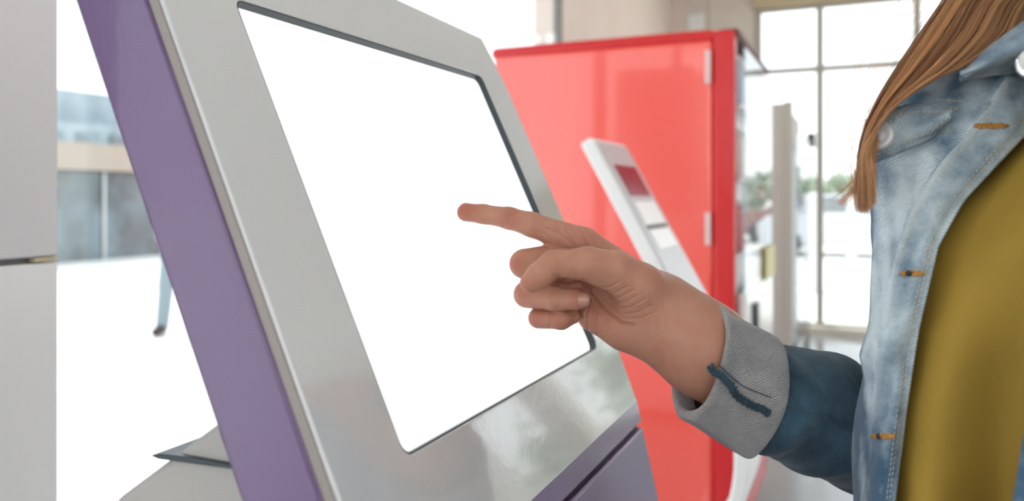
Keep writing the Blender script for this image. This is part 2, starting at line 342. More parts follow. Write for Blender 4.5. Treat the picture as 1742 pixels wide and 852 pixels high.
def car(p, colr, label):
    t = empty('parked_car', p, label, 'car'); ax = V; ay = U
    prof = [(-2.1, .25), (-2.15, .75), (-1.9, .95), (-1.2, 1.02), (-.6, 1.45), (.8, 1.48), (1.6, 1.05), (2.1, .95), (2.15, .3)]
    MB().prism([p+ax*a+Z*z-ay*.85 for a, z in prof], ay*1.7).build('car_body', mat('car_paint', colr, .2), t, bevel=.06)
    win = [(-1.1, 1.03), (-.58, 1.4), (.75, 1.42), (1.4, 1.06)]
    MB().prism([p+ax*a+Z*z-ay*.87 for a, z in win], ay*1.74).build('car_windows', mat('tinted_window', (.25, .27, .28), .15), t)
    for a in (-1.35, 1.35):
        for s in (-.8, .8):
            wb = MB(); wb.lathe(p+ax*a+Z*.32+ay*(s-.1), [(.18, 0), (.32, .02), (.32, .18), (.18, .2)], 20, ay); wb.build('wheel', M['black'], t, True)
    own(t)
car(gpt(1430, 19), (.75, .76, .78), 'silver car parked beyond the far window')
car(gpt(1520, 23), (.35, .16, .14), 'dark red car parked outside, half hidden behind the jacket')
# distant pedestrian, mostly hidden behind the purple kiosk
# (built below with the people)

# ================================================================= WHITE CABINET (left edge)
cu, cv = .673*.95, .94*.95
t = empty('white_cabinet', W(cu-.4, cv+.2, 0), 'tall white cabinet with a thin dark seam, at the left edge', 'cabinet')
zsm = CZ-(440-334)/F*.95
MB().box(cu-.75, cu, cv, cv+.45, zsm+.0035, 2.05).build('upper_panel', M['panel'], t, bevel=.003)
MB().box(cu-.75, cu, cv, cv+.45, .05, zsm-.0035).build('lower_panel', M['whiteplastic'], t, bevel=.003)
MB().box(cu-.73, cu-.01, cv+.01, cv+.44, 0, 2.0).build('carcass', M['darkframe'], t)
MB().box(cu-.03, cu-.001, cv-.001, cv+.02, zsm-.0022, zsm+.003).build('seam_clip', M['tan'], t, bevel=.0008); own(t)

# ================================================================= KIOSK
B0 = P(777, 360, .6); q = R(690, 778); cam0 = Vector((0, 0, CZ))
B0 = cam0+q*(EN.dot(B0-cam0)/EN.dot(q))
def K(u, w_, n_=0): return B0+E1*u+E2*w_+EN*n_
kr = empty('self_service_kiosk', Vector((B0+E1*.16+NH*-.05))-Z*B0.z, 'large tilted touchscreen kiosk with white bezel and purple side, blank white screen', 'kiosk')
def rrect(u0, u1, w0, w1, r, k=8):
    pts = []
    for (cx_, cy_, a0) in ((u1-r, w1-r, 0), (u0+r, w1-r, 90), (u0+r, w0+r, 180), (u1-r, w0+r, 270)):
        for i in range(k+1): a = math.radians(a0+90*i/k); pts.append((cx_+r*math.cos(a), cy_+r*math.sin(a)))
    return pts
SW, SH = .3365, .2875
def rpoly(poly, r, k=8):
    out = []; n = len(poly)
    for i in range(n):
        a, b_, c = (Vector(poly[i-1]), Vector(poly[i]), Vector(poly[(i+1) % n]))
        d1 = (a-b_).normalized(); d2 = (c-b_).normalized(); rr = min(r, .4*(a-b_).length, .4*(c-b_).length)
        for j in range(k+1):
            t_ = j/k; p0 = b_+d1*rr; p2 = b_+d2*rr; out.append(tuple((1-t_)**2*p0+2*t_*(1-t_)*b_+t_*t_*p2))
    return out
outer = rpoly([(-.059, -.066), (.376, -.063), (.389, .0), (.391, .285), (.380, .340), (-.059, .352)], .006)
inner = rrect(0, SW, 0, SH, .008, 8)
def ring_plate(name, outer, inner, n0, n1, m, parent, bev):   # plate with a hole, filled by a triangulation
    bm = bmesh.new()
    def loop(pts, n_):
        vv = [bm.verts.new(K(a, b_, n_)) for a, b_ in pts]; ee = [bm.edges.new((vv[i], vv[(i+1) % len(vv)])) for i in range(len(vv))]; return vv, ee
    vo, eo = loop(outer, n1); vi, ei = loop(inner, n1)
    r_ = bmesh.ops.triangle_fill(bm, use_beauty=True, use_dissolve=False, edges=eo+ei)
    bmesh.ops.dissolve_limit(bm, angle_limit=.01, verts=bm.verts[:], edges=bm.edges[:])
    ex = bmesh.ops.extrude_face_region(bm, geom=bm.faces[:])
    vv = [g for g in ex['geom'] if isinstance(g, bmesh.types.BMVert)]
    bmesh.ops.translate(bm, verts=vv, vec=EN*(n0-n1)); bmesh.ops.recalc_face_normals(bm, faces=bm.faces)
    me = bpy.data.meshes.new(name); bm.to_mesh(me); bm.free(); return link(name, me, m, parent, bevel=bev, seg=3)
bez = ring_plate('bezel', outer, inner, -.0030, 0, M['white'], kr, .0012)
be = ring_plate('bezel_edge', outer, inner, -.0095, -.0031, mat('shaded_bezel_taupe', (.30, .26, .245), .4), kr, .0008); tag(be, 'edge of the white bezel, coloured taupe as shade')  # side of the same white bezel, painted taupe to imitate dimmer light
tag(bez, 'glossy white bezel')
sg = ring_plate('screen_gasket', rrect(-.0002, SW+.0002, -.0002, SH+.0002, .0082), rrect(.0010, SW-.0010, .0010, SH-.0010, .0075), -.0085, -.0008, M['slate'], kr, 0)
MB().prism([K(a, b_, -.0065) for a, b_ in rrect(-.002, SW+.002, -.002, SH+.002, .009)], EN*-.004).build('screen', M['screen'], kr)
# body: profile in the (NH, z) plane extruded along U
def pr(w_, n_): return E2*w_+EN*n_
def X(u, nh, z): return B0+E1*u+NH*nh+Z*z
def prof(pts, u0, u1, name, m, parent, bevel=.002): return MB().prism([B0+E1*u0+p for p in pts], E1*(u1-u0)).build(name, m, parent, bevel=bevel)
ft = pr(.345, -.014); fbm = pr(-.066, -.014); bt = pr(.350, -.066)
bb = pr(-.30, -.066)
def nhz(a, z): return NH*a+Z*z
low = fbm+nhz(.004, -.016)
side = [ft, pr(.14, -.014), fbm, low, nhz(low.dot(NH)+.045, -.32), nhz(low.dot(NH)+.045, -1.10), nhz(pr(-.20, -.066).dot(NH), -1.10), pr(-.20, -.066), bt]
prof(side, -.054, .384, 'cabinet_body', M['purple'], kr, .004)
prof([pr(.347, -.010), pr(-.060, -.010), pr(-.060, -.016), pr(.347, -.016)], -.050, .380, 'shadow_gap', M['darkpurple'], kr, 0)
# lower front: band under the bezel, groove and service door
ld = nhz(.0212, -.0911).normalized(); lnrm = E1.cross(ld); lnrm = lnrm if lnrm.dot(NH) > 0 else -lnrm
c0 = fbm+nhz(.0105, .006)
prof([c0+ld*-.006, c0+ld*.019, c0+ld*.019-lnrm*.02, c0+ld*-.004-lnrm*.02], -.054, .384, 'front_band', M['purple'], kr, .003)
dt = c0+ld*.0225
dr = prof([dt, dt+ld*.62, dt+ld*.62-lnrm*.02, dt-lnrm*.02], -.050, .382, 'service_door', M['purple'], kr, .003)
prof([c0+ld*.012-lnrm*.006, c0+ld*.05-lnrm*.006, c0+ld*.05-lnrm*.022, c0+ld*.012-lnrm*.022], -.051, .381, 'door_groove', M['black'], kr, 0)
lk = MB().lathe(B0+E1*.30+dt+ld*.25, [(.011, -.002), (.011, .003), (.009, .004)], 20, lnrm); lk.build('door_lock', M['chrome'], dr, True)
bs = MB().prism([X(-.08, -.2, 0)*1 for _ in ()] or [Vector((p.x, p.y, 0)) for p in (X(-.08, -.2, 0), X(.41, -.2, 0), X(.41, .12, 0), X(-.08, .12, 0))], Z*.012); bs.build('base_plate', M['metal'], kr, bevel=.003)
# grey rear housing with the dark lip of its paper outlet
zf = .012-B0.z
rh = [nhz(-.085, .040), nhz(-.108, .0125), nhz(-.150, -.0165), nhz(-.187, -.042), nhz(-.215, -.10), nhz(-.22, zf), nhz(-.10, zf), nhz(-.07, -.12)]
hs = prof(rh, -.030, .34, 'rear_housing', M['greyhouse'], kr, .006)
tag(hs, 'grey rear housing with a dark seam')
lp = MB()
lip = [nhz(-.153, -.0098), nhz(-.146, -.0078), nhz(-.12, -.0064), nhz(-.09, -.0064), nhz(-.09, -.0088), nhz(-.12, -.0100), nhz(-.146, -.0110)]
lp.prism([B0-E1*.0335+p for p in lip], E1*.38).build('outlet_lip', M['slate'], hs, bevel=.001)
own(kr)

# ================================================================= SECOND (SLIM) KIOSK
D2 = 1.8; K0 = P(1005, 232, D2)
t = empty('slim_kiosk', Vector((K0.x, K0.y, 0))+NH*.25+U*.1, 'slim white leaning kiosk with small maroon display, standing before the red machine', 'kiosk')
def X2(u, p): return K0+E1*u+NH*p[0]+Z*p[1]
T2 = Vector((.205, -.370)).normalized(); N2 = Vector((-T2.y, T2.x)); N2 = N2 if N2.x > 0 else -N2   # slope direction and front normal in (nh, z)
ln = .56
cl = [T2*(ln*i/8) for i in range(9)]; endp = cl[-1]
for (a, b_) in ((.338, -.60), (.352, -.69), (.345, -.78), (.315, -.87), (.26, -.96), (.19, -1.03), (.10, -1.09)): cl.append(Vector((a, b_)))
cl = [Vector(c) for c in cat([tuple(c) for c in cl], 60)]
th = .032; fr_, bk_ = [], []
for i, c in enumerate(cl):
    tg = (cl[min(i+1, 59)]-cl[max(i-1, 0)]).normalized(); nn = Vector((-tg.y, tg.x)); nn = nn if i == 0 and nn.x > 0 or i and nn.dot(pn) > 0 else -nn; pn = nn
    fr_.append(c); bk_.append(c-nn*th)
stand = MB()
k0 = 0
for u in (0, .28):
    for c in fr_: stand.v.append(X2(u, c))
    for c in bk_: stand.v.append(X2(u, c))
Nn = 60
for i in range(Nn-1):
    stand.f += [[i, i+1, 2*Nn+i+1, 2*Nn+i], [Nn+i+1, Nn+i, 3*Nn+i, 3*Nn+i+1], [i+1, i, Nn+i, Nn+i+1], [2*Nn+i, 2*Nn+i+1, 3*Nn+i+1, 3*Nn+i]]
stand.f += [[0, 2*Nn, 3*Nn, Nn], [Nn-1, 2*Nn-1, 4*Nn-1, 3*Nn-1]]
stand.build('curved_stand', M['brightwhite'], t, bevel=.008, seg=3)
def plate2(name, u0, u1, s0, s1, m, h0=-.002, h1=.004, bevel=.001, par=None):
    return MB().prism([X2(u0, T2*s0+N2*h0), X2(u1, T2*s0+N2*h0), X2(u1, T2*s1+N2*h0), X2(u0, T2*s1+N2*h0)], (NH*N2.x+Z*N2.y)*(h1-h0)).build(name, m, par or t, bevel=bevel)
plate2('front_panel', .012, .268, .012, .53, mat('silver_grey_panel', (.52, .52, .55), .3), bevel=.002)
scr = plate2('display', .05, .235, .075, .16, M['maroon'], 0, .006)
plate2('ticket_window', .05, .235, .175, .235, M['brightwhite'], 0, .006)
plate2('card_window', .05, .235, .25, .30, M['brightwhite'], 0, .006)
plate2('divider_bar', .045, .24, .238, .247, M['darkframe'], 0, .007)
plate2('outlet_slot', .06, .23, .475, .492, M['black'], 0, .007)
bp_ = X2(0, (.1, -1.09))
MB().prism([Vector((p.x, p.y, 0)) for p in (X2(-.05, (-.05, 0)), X2(.33, (-.05, 0)), X2(.33, (.42, 0)), X2(-.05, (.42, 0)))], Z*.02).build('foot_plate', M['brightwhite'], t, bevel=.006)
MB().tube([X2(.14, (.10, -1.08)), Vector((X2(.14, (.08, 0)).x, X2(.14, (.08, 0)).y, .01))], .03, 12).build('leg_post', M['brightwhite'], t, True)
own(t)

# ================================================================= RED VENDING MACHINE
q = R(1250, 45)*2.5; ru, rv = q.x*U.x+q.y*U.y, q.x*V.x+q.y*V.y; rz = CZ+q.z
t = empty('red_vending_machine', W(ru+.45, rv+.4, 0), 'glossy red vending machine with glass front behind the kiosk', 'vending machine')
MB().box(ru, ru+.92, rv+.069, rv+.86, .09, rz-.03).build('side_cabinet', M['red'], t, bevel=.018, seg=3)
MB().box(ru-.004, ru+.924, rv+.06, rv+.87, rz-.045, rz).build('top_rim', M['deepred'], t, bevel=.02, seg=3)
door = MB().box(ru-.003, ru+.05, rv, rv+.07, .12, rz-.005).build('door_post', M['deepred'], t, bevel=.014, seg=3); tag(door, 'deep red door post')
MB().box(ru+.87, ru+.923, rv, rv+.07, .12, rz-.005).build('door_post', M['deepred'], t, bevel=.014, seg=3)
MB().box(ru+.02, ru+.92, rv-.01, rv+.06, rz-.03, rz+.002).build('door_head', mat('dark_trim', (.10, .03, .03), .6), t, bevel=.014, seg=3)
MB().box(ru+.05, ru+.87, rv-.0, rv+.07, .12, .4).build('kick_panel', M['deepred'], t, bevel=.01, seg=3)
MB().box(ru+.05, ru+.87, rv+.03, rv+.06, .4, rz-.04).build('display_back', M['whiteplastic'], t)
MB().box(ru+.05, ru+.87, rv-.03, rv+.0, .40, .98).build('selection_panel', M['whiteplastic'], door, bevel=.01)
MB().box(ru+.05, ru+.87, rv-.028, rv-.020, .98, rz-.06).build('display_glass', M['glass'], door)
MB().box(ru+.20, ru+.28, rv-.045, rv-.03, .72, .93).build('coin_slot', M['black'], door, bevel=.004)
MB().box(ru+.55, ru+.85, rv-.04, rv-.03, .98, 1.10).build('price_strip', mat('yellow_label', (.6, .55, .25), .5), door)
for z0, z1 in ((1.30+(334-140)/F*2.5, 1.30+(334-82)/F*2.5), (CZ-(418-334)/F*2.5, CZ-(362-334)/F*2.5)):
    MB().box(ru-.01, ru+.0, rv+.075, rv+.093, z0, z1).build('hinge', M['hinge'], t, bevel=.002)
for uu in (.06, .86):
    for vv in (.12, .8): MB().lathe(W(ru+uu, rv+vv, 0), [(.03, 0), (.03, .02), (.018, .025), (.018, .09)], 12).build('leveling_foot', M['black'], t, True)
sh = MB()
for z in (1.12, 1.36, 1.60): MB().box(ru+.06, ru+.86, rv-.018, rv+.03, z-.01, z).build('shelf', M['metal'], t)
own(t)
bc = [((.6, .25, .25), 'red'), ((.75, .66, .6), 'cream'), ((.5, .58, .68), 'blue'), ((.58, .64, .5), 'green'), ((.72, .5, .46), 'coral')]
protos = {}
for zi, z in enumerate((1.12, 1.36, 1.60)):
    for k in range(9):
        c, nm = bc[(k*2+zi) % 5]; p = W(ru+.11+k*.088, rv+.004, z+.002)
        if nm not in protos:
            o = empty('drink_bottle', p, 'x', 'bottle', 'drink bottles in the red machine')
            MB().lathe(p, [(.018, 0), (.021, .006), (.021, .09), (.017, .115), (.009, .135), (.009, .15)], 14).build('bottle_body', mat('bottle_'+nm, c, .3), o, True)
            MB().lathe(p, [(.011, .15), (.011, .165)], 12).build('cap', M['whiteplastic'], o, True); own(o); protos[nm] = o
        else:
            s_ = protos[nm]; o = s_.copy(); COL.objects.link(o); o.location = p
            for ch in [x for x in COL.objects if x.parent == s_]:
                c2 = ch.copy(); COL.objects.link(c2); c2.parent = o; c2.matrix_parent_inverse = ch.matrix_parent_inverse.copy()
        o['label'] = 'small %s bottle on the %s shelf of the red vending machine' % (nm, ('lowest', 'middle', 'top')[zi])
        o['group'] = '%s bottles on the %s shelf' % (nm, ('lowest', 'middle', 'top')[zi])

# ================================================================= GREY GLAZED CABINET behind it
q = R(1348, 175)*5.2; gu, gv = q.x*U.x+q.y*U.y, q.x*V.x+q.y*V.y; gz = CZ+q.z
t = empty('grey_cabinet', W(gu+.6, gv+.3, 0), 'tall grey cabinet with a glass front, behind the red machine', 'cabinet')
MB().box(gu, gu+1.4, gv+.05, gv+.6, 0, gz).build('cabinet_body', mat('warm_grey_paint', (.48, .45, .41), .5), t, bevel=.01)
MB().box(gu-.01, gu+.03, gv, gv+.055, 0, gz+.01).build('corner_post', M['frame'], t, bevel=.005)
MB().box(gu+.03, gu+1.40, gv-.03, gv-.02, .21, gz-.2).build('glass_front', M['glass'], t)
MB().box(gu+.03, gu+1.40, gv+.0, gv+.05, .0, .21).build('plinth', M['darkframe'], t)
MB().box(gu+.03, gu+1.36, gv+.02, gv+.05, .25, gz-.3).build('white_lining', M['panel'], t)
MB().box(gu+1.36, gu+1.40, gv-.03, gv+.05, .0, gz-.15).build('end_post', M['metal'], t, bevel=.004); own(t)
q = R(1379, 240)*6.9; a_, b_ = q.x*U.x+q.y*U.y, q.x*V.x+q.y*V.y
vv = vfar(1380); zz = zfar(1380, 240)
t = empty('door_speaker', W(UF-.10, vv, zz-.06), 'small black box fixed to the far window post', 'speaker')
MB().box(UF-.16, UF-.035, vv-.04, vv+.03, zz-.065, zz+.065).build('housing', M['black'], t, bevel=.008); MB().lathe(W(UF-.16, vv, zz), [(.022, 0), (.024, .006), (.01, .003)], 16, -U).build('cone', M['darkframe'], t, True); own(t)

# ================================================================= PEOPLE: signed distance modelling
class Field:
    def __init__(s, lo, hi, h):
        s.lo = np.array(lo, float); s.h = h; s.n = np.ceil((np.array(hi)-s.lo)/h).astype(int)+1
        g = [np.arange(k, dtype=np.float32)*h+l for k, l in zip(s.n, s.lo)]
        s.X, s.Y, s.Z = np.meshgrid(*g, indexing='ij', sparse=True)
    def cone(s, a, b, ra, rb):
        a = np.array(a, np.float32); b = np.array(b, np.float32); d = b-a; L = float(d@d)+1e-12
        px, py, pz = s.X-a[0], s.Y-a[1], s.Z-a[2]
        t = np.clip((px*d[0]+py*d[1]+pz*d[2])/L, 0, 1)
        return np.sqrt((px-t*d[0])**2+(py-t*d[1])**2+(pz-t*d[2])**2)-(ra+(rb-ra)*t)
    def ell(s, c, r, ax=None):
        c = np.array(c, np.float32); px, py, pz = s.X-c[0], s.Y-c[1], s.Z-c[2]
        if ax is None: x, y, z = px, py, pz
        else: x, y, z = [px*a[0]+py*a[1]+pz*a[2] for a in ax]
        k = np.sqrt((x/r[0])**2+(y/r[1])**2+(z/r[2])**2); return (k-1)*min(r)*(1+0*k)
def smin(a, b, k):
    h = np.clip(.5+.5*(b-a)/k, 0, 1); return b+(a-b)*h-k*h*(1-h)
def nets(D, lo, h):
    D = D.astype(np.float32); n = D.shape; s = D < 0
    c = [(i, j, k) for i in (0, 1) for j in (0, 1) for k in (0, 1)]
    sl = lambda i, j, k: (slice(i, n[0]-1+i), slice(j, n[1]-1+j), slice(k, n[2]-1+k))
    cnt = sum(s[sl(*q)].astype(np.int8) for q in c); act = (cnt > 0) & (cnt < 8)
    idx = -np.ones(act.shape, np.int64); cells = np.argwhere(act); idx[act] = np.arange(len(cells))
    acc = np.zeros((len(cells), 3)); w_ = np.zeros(len(cells))
    val = {q: D[sl(*q)][act] for q in c}
    for a in c:
        for ax in range(3):
            if a[ax] == 0:
                b = list(a); b[ax] = 1; b = tuple(b); va, vb_ = val[a], val[b]; m_ = (va < 0) != (vb_ < 0)
                t = np.where(m_, va/(va-vb_+1e-20), 0); p = np.tile(np.array(a, float), (len(cells), 1)); p[:, ax] += t
                acc[m_] += p[m_]; w_[m_] += 1
    V_ = (cells+acc/w_[:, None])*h+np.array(lo); Fc = []
    for ax in range(3):
        o1, o2 = [k for k in range(3) if k != ax]
        A = [slice(1, n[k]-1) for k in range(3)]; A[ax] = slice(0, n[ax]-1); Bq = list(A); Bq[ax] = slice(1, n[ax])
        m_ = s[tuple(A)] != s[tuple(Bq)]; e = np.argwhere(m_)+np.array([0 if k == ax else 1 for k in range(3)])
        sg = s[tuple(A)][m_]
        def g(d1, d2): q = e.copy(); q[:, o1] -= d1; q[:, o2] -= d2; return idx[q[:, 0], q[:, 1], q[:, 2]]
        Q = np.stack([g(0, 0), g(1, 0), g(1, 1), g(0, 1)], 1)
        fl_ = sg if ax != 1 else ~sg
        Q[~fl_] = Q[~fl_][:, ::-1]; Fc.append(Q)
    return V_, np.concatenate(Fc)
def smooth(V_, Fc, it=2, lam=.5):
    e = np.concatenate([Fc[:, [0, 1]], Fc[:, [1, 2]], Fc[:, [2, 3]], Fc[:, [3, 0]]]); e = np.concatenate([e, e[:, ::-1]])
    for k in range(it):
        for l_ in (lam, -lam*1.03):
            a = np.zeros_like(V_); np.add.at(a, e[:, 0], V_[e[:, 1]]); c = np.bincount(e[:, 0], minlength=len(V_))[:, None]
            V_ = V_+l_*(a/np.maximum(c, 1)-V_)
    return V_
def vnormals(V_, Fc):
    n_ = np.cross(V_[Fc[:, 2]]-V_[Fc[:, 0]], V_[Fc[:, 3]]-V_[Fc[:, 1]]); o = np.zeros_like(V_)
    for k in range(4): np.add.at(o, Fc[:, k], n_)
    return o/(np.linalg.norm(o, axis=1)[:, None]+1e-12)
def proj(V_):   # image position of points, used to lay creases where they sit on the hand
    return np.stack([V_[:, 0]/V_[:, 1]*F+CX, CY-(V_[:, 2]-CZ)/V_[:, 1]*F], 1)
def segdist(p, poly):
    d = np.full(len(p), 1e9)
    for a, b_ in zip(poly[:-1], poly[1:]):
        a = np.array(a, float); b_ = np.array(b_, float); v_ = b_-a; t = np.clip(((p-a)@v_)/(v_@v_), 0, 1); d = np.minimum(d, np.linalg.norm(p-a-t[:, None]*v_, axis=1))
    return d

# ---------------- the hand: joints as (image x, image y, distance), radius in image pixels at that distance
def J(x, y, d, r): p = P(x, y, d); return (np.array(p), r*d/F)
def chain(Fd, js, k=.004):
    D = None
    for (a, ra), (b_, rb) in zip(js[:-1], js[1:]):
        c = Fd.cone(a, b_, ra, rb); D = c if D is None else smin(D, c, k)
    return D
Fd = Field(np.array(P(755, 700, .60))-[0, .11, .0], np.array(P(1345, 320, .60))+[.0, .03, 0], .0011)
idx_ = [J(793, 361, .596, 15.6), J(822, 364, .594, 15.8), J(866, 371, .588, 18), J(905, 382, .583, 20.5), J(985, 411, .579, 26)]
mid_p = [J(1005, 432, .588, 26), J(893, 448, .577, 25)]
mid_c = [J(891, 449, .576, 24.5), J(930, 470, .569, 20), J(958, 485, .576, 16)]
rin_p = [J(1015, 470, .590, 25), J(897, 499, .573, 22)]
rin_c = [J(896, 501, .571, 22.5), J(945, 509, .557, 19.5), J(981, 509.5, .552, 17.5)]
pin_p = [J(1020, 505, .590, 24), J(920, 538, .574, 18.5)]
pin_c = [J(916, 541, .572, 17.5), J(955, 543, .562, 16.5), J(973, 538, .567, 14)]
thm_m = [J(1118, 526, .562, 38), J(1088, 490, .554, 40), J(1048, 457, .548, 30)]
thm_p = [J(1048, 457, .548, 29.5), J(1000, 449, .544, 24), J(943, 448.5, .540, 23.5)]
thm_d = [J(940, 449, .540, 23.5), J(916, 470, .5405, 21.5), J(902, 481, .5420, 17.5)]
pal = None
for j, (x, y, d, r) in enumerate(((1000, 417, .582, 25), (1008, 438, .590, 28), (1022, 475, .592, 28), (1030, 512, .589, 27))):
    c = Fd.cone(J(x, y, d, r)[0], J(1118+j*4, 508+j*14, .575, 38)[0], r*d/F, 38*.575/F); pal = c if pal is None else smin(pal, c, .008)
pal = smin(pal, chain(Fd, [J(1010, 535, .578, 29), J(1060, 556, .572, 37), J(1112, 560, .568, 44)]), .010)   # hypothenar
pal = smin(pal, Fd.cone(*[J(1020, 485, .582, 24)[0], J(1080, 520, .575, 34)[0]], 24*.58/F, 34*.575/F), .01)
fore = [J(1122, 538, .567, 60), J(1145, 552, .565, 60), J(1200, 596, .560, 71), J(1285, 662, .560, 60), J(1400, 708, .564, 58)]
fa = None                                                                     # forearm: flattened at the wrist
pal = smin(pal, chain(Fd, fore, .02), .016)
pal = smin(pal, chain(Fd, thm_m, .008), .010)
base = smin(pal, chain(Fd, idx_, .003), .008)
base = smin(base, chain(Fd, mid_p), .004); base = smin(base, chain(Fd, rin_p), .004); base = smin(base, chain(Fd, pin_p), .004)
base = smin(base, smin(chain(Fd, thm_p, .004), Fd.cone(thm_m[1][0], thm_p[1][0], thm_m[1][1]*.8, thm_p[1][1]*.95), .01), .0035)
D = base
for cc in (mid_c, rin_c, pin_c, thm_d): D = smin(D, chain(Fd, cc, .003), .0011)
V1, F1 = nets(D, Fd.lo, Fd.h); del D, base, pal
# keep only what lies before the sleeve hides it
V1 = smooth(V1, F1, 3)
def subdiv(V_, Fc):
    e = np.sort(np.concatenate([Fc[:, [0, 1]], Fc[:, [1, 2]], Fc[:, [2, 3]], Fc[:, [3, 0]]]), 1); u_, inv = np.unique(e, axis=0, return_inverse=True); inv = inv.ravel(); m_ = len(Fc)
    nv = len(V_); ne = len(u_); E_ = [inv[k*m_:(k+1)*m_]+nv for k in range(4)]; fc = np.arange(m_)+nv+ne
    Vn = np.concatenate([V_, (V_[u_[:, 0]]+V_[u_[:, 1]])/2, V_[Fc].mean(1)])
    return Vn, np.concatenate([np.stack([Fc[:, k], E_[k], fc, E_[k-1]], 1) for k in range(4)])
V1, F1 = subdiv(V1, F1); V1 = smooth(V1, F1, 2)
n1 = vnormals(V1, F1)
hrn = np.random.RandomState(5); pp = proj(V1); front = np.clip(-n1[:, 1]*1.2+.25, 0, 1)
creases = [  # polyline in image px, width px, depth mm
    ([(952, 483), (970, 483), (992, 481), (1002, 490)], 4.5, 2.6),
    ([(818, 352), (816, 362), (819, 374)], 1.3, .35), ([(857, 353), (859, 368), (855, 386)], 1.6, .55), ([(862, 355), (865, 370), (862, 384)], 1.3, .4), ([(851, 358), (852, 370)], 1.2, .2),
    ([(930, 388), (950, 396), (968, 410), (976, 421)], 2.0, .9), ([(962, 391), (972, 404), (978, 421)], 1.8, .9), ([(946, 380), (952, 394), (964, 404)], 1.5, .5), ([(990, 394), (998, 408), (1003, 421)], 2.0, .7), ([(920, 395), (935, 405), (948, 418)], 1.8, .4), ([(1008, 398), (1015, 412)], 1.8, .4),
    ([(908, 414), (930, 419), (960, 422), (1000, 423), (1040, 424)], 1.6, .5),
    ([(912, 452), (922, 436), (940, 430)], 1.4, .35), ([(950, 467), (958, 478), (968, 474)], 1.6, .8), ([(905, 458), (912, 470), (908, 480)], 1.5, .35), ([(920, 424), (930, 430), (938, 428)], 1.2, .3), ([(932, 460), (945, 470), (952, 476)], 1.5, .5), ([(925, 440), (932, 448), (930, 458)], 1.4, .25),
    ([(995, 487), (1003, 500), (1020, 515), (1040, 534), (1058, 549), (1078, 553)], 2.2, 1.7), ([(1008, 489), (1025, 507), (1043, 524), (1060, 540)], 1.6, .7),
    ([(1003, 512), (996, 535), (1001, 562)], 2.0, .8), ([(1018, 520), (1012, 545), (1017, 568)], 1.6, .6), ([(985, 528), (975, 545), (981, 560)], 2, .8),
    ([(1012, 490), (1035, 489), (1054, 480)], 1.5, .5), ([(1019, 499), (1045, 499), (1068, 487)], 1.5, .55), ([(1028, 508), (1052, 507), (1079, 493)], 1.4, .5), ([(1037, 516), (1062, 515), (1090, 500)], 1.5, .5), ([(1047, 525), (1072, 523), (1100, 508)], 1.4, .45), ([(1056, 534), (1083, 532), (1110, 519)], 1.5, .4), ([(1065, 543), (1092, 541), (1118, 530)], 1.5, .35),
    ([(1100, 470), (1108, 500), (1104, 525)], 2.5, .2), ([(1112, 520), (1122, 545), (1114, 575)], 3, .3), ([(1128, 515), (1138, 545), (1128, 585)], 3, .25), ([(935, 530), (938, 545), (934, 556)], 1.6, .25), ([(950, 492), (953, 508), (950, 526)], 1.5, .3)]
for kx in range(26):   # fine skin lines over the thumb ball and wrist
    x0, y0 = hrn.uniform(985, 1190), hrn.uniform(400, 600); a0 = hrn.uniform(-.9, .5); l0 = hrn.uniform(8, 22)
    creases.append(([(x0-l0*math.cos(a0), y0+l0*math.sin(a0)), (x0, y0+1.5), (x0+l0*math.cos(a0), y0-l0*math.sin(a0))], 1.2, .12))
dsp = np.zeros(len(V1))
for poly, wd, dp in creases: dsp -= dp*.001*np.exp(-(segdist(pp, poly)/wd)**2)
V1 += n1*(dsp*front)[:, None]
flush = np.zeros(len(V1))
for (x, y), r, a in (((785, 358), 26, .65), ((868, 368), 20, .45), ((925, 430), 18, .25), ((876, 448), 18, .55), ((985, 508), 22, .45), ((893, 500), 18, .45), ((908, 541), 22, .5), ((985, 405), 30, .25), ((900, 482), 18, .35), ((1020, 545), 28, .35), ((945, 545), 20, .35)):
    flush = np.maximum(flush, a*np.exp(-((pp[:, 0]-x)**2+(pp[:, 1]-y)**2)/r**2))
flush += .10
# ---------------- the rest of the body (coarser; mostly inside the clothes or above the frame)
HC = np.array((.42, .50, 1.605)); FD = np.array((-.93, -.02, -.36)); FD /= np.linalg.norm(FD)      # head centre, gaze
HS = np.cross((0, 0, 1), FD); HS /= np.linalg.norm(HS); HU = np.cross(FD, HS)
Fb = Field((.16, .15, -.01), (.75, .86, 1.75), .007)
TC = np.array((.40, .49)); LT = np.array((.55, -.835)); FT = np.array((-.835, -.55))                # torso centre, lateral left, facing
def T3(l, fwd, z): return np.array((TC[0]+LT[0]*l+FT[0]*fwd, TC[1]+LT[1]*l+FT[1]*fwd, z))
ax = [np.array((LT[0], LT[1], 0)), np.array((FT[0], FT[1], 0)), np.array((0, 0, 1))]
bd = Fb.ell(T3(0, -.01, 1.20), (.145, .085, .20), ax)
bd = smin(bd, Fb.ell(T3(0, -.02, .93), (.155, .095, .17), ax), .06)
bd = smin(bd, Fb.cone(T3(-.13, -.02, 1.33), T3(.13, -.02, 1.33), .042, .042), .05)
bd = smin(bd, Fb.cone(T3(0, -.02, 1.33), HC-HU*.06-FD*.02, .05, .048), .03)
for s in (-1, 1):
    bd = smin(bd, Fb.cone(T3(s*.075, -.02, .88), T3(s*.08, 0, .48), .075, .052), .04)
    bd = smin(bd, Fb.cone(T3(s*.08, 0, .48), T3(s*.08, -.03, .09), .05, .034), .02)
    bd = smin(bd, Fb.cone(T3(s*.08, -.04, .04), T3(s*.09, .11, .025), .034, .024), .02)
SHR = np.array((.357, .655, 1.325)); ELB = np.array(P(1575, 790, .625))
bd = smin(bd, Fb.cone(SHR, ELB, .043, .036), .02)
bd = smin(bd, Fb.cone(ELB, np.array(P(1400, 700, .562)), .035, .033), .01)
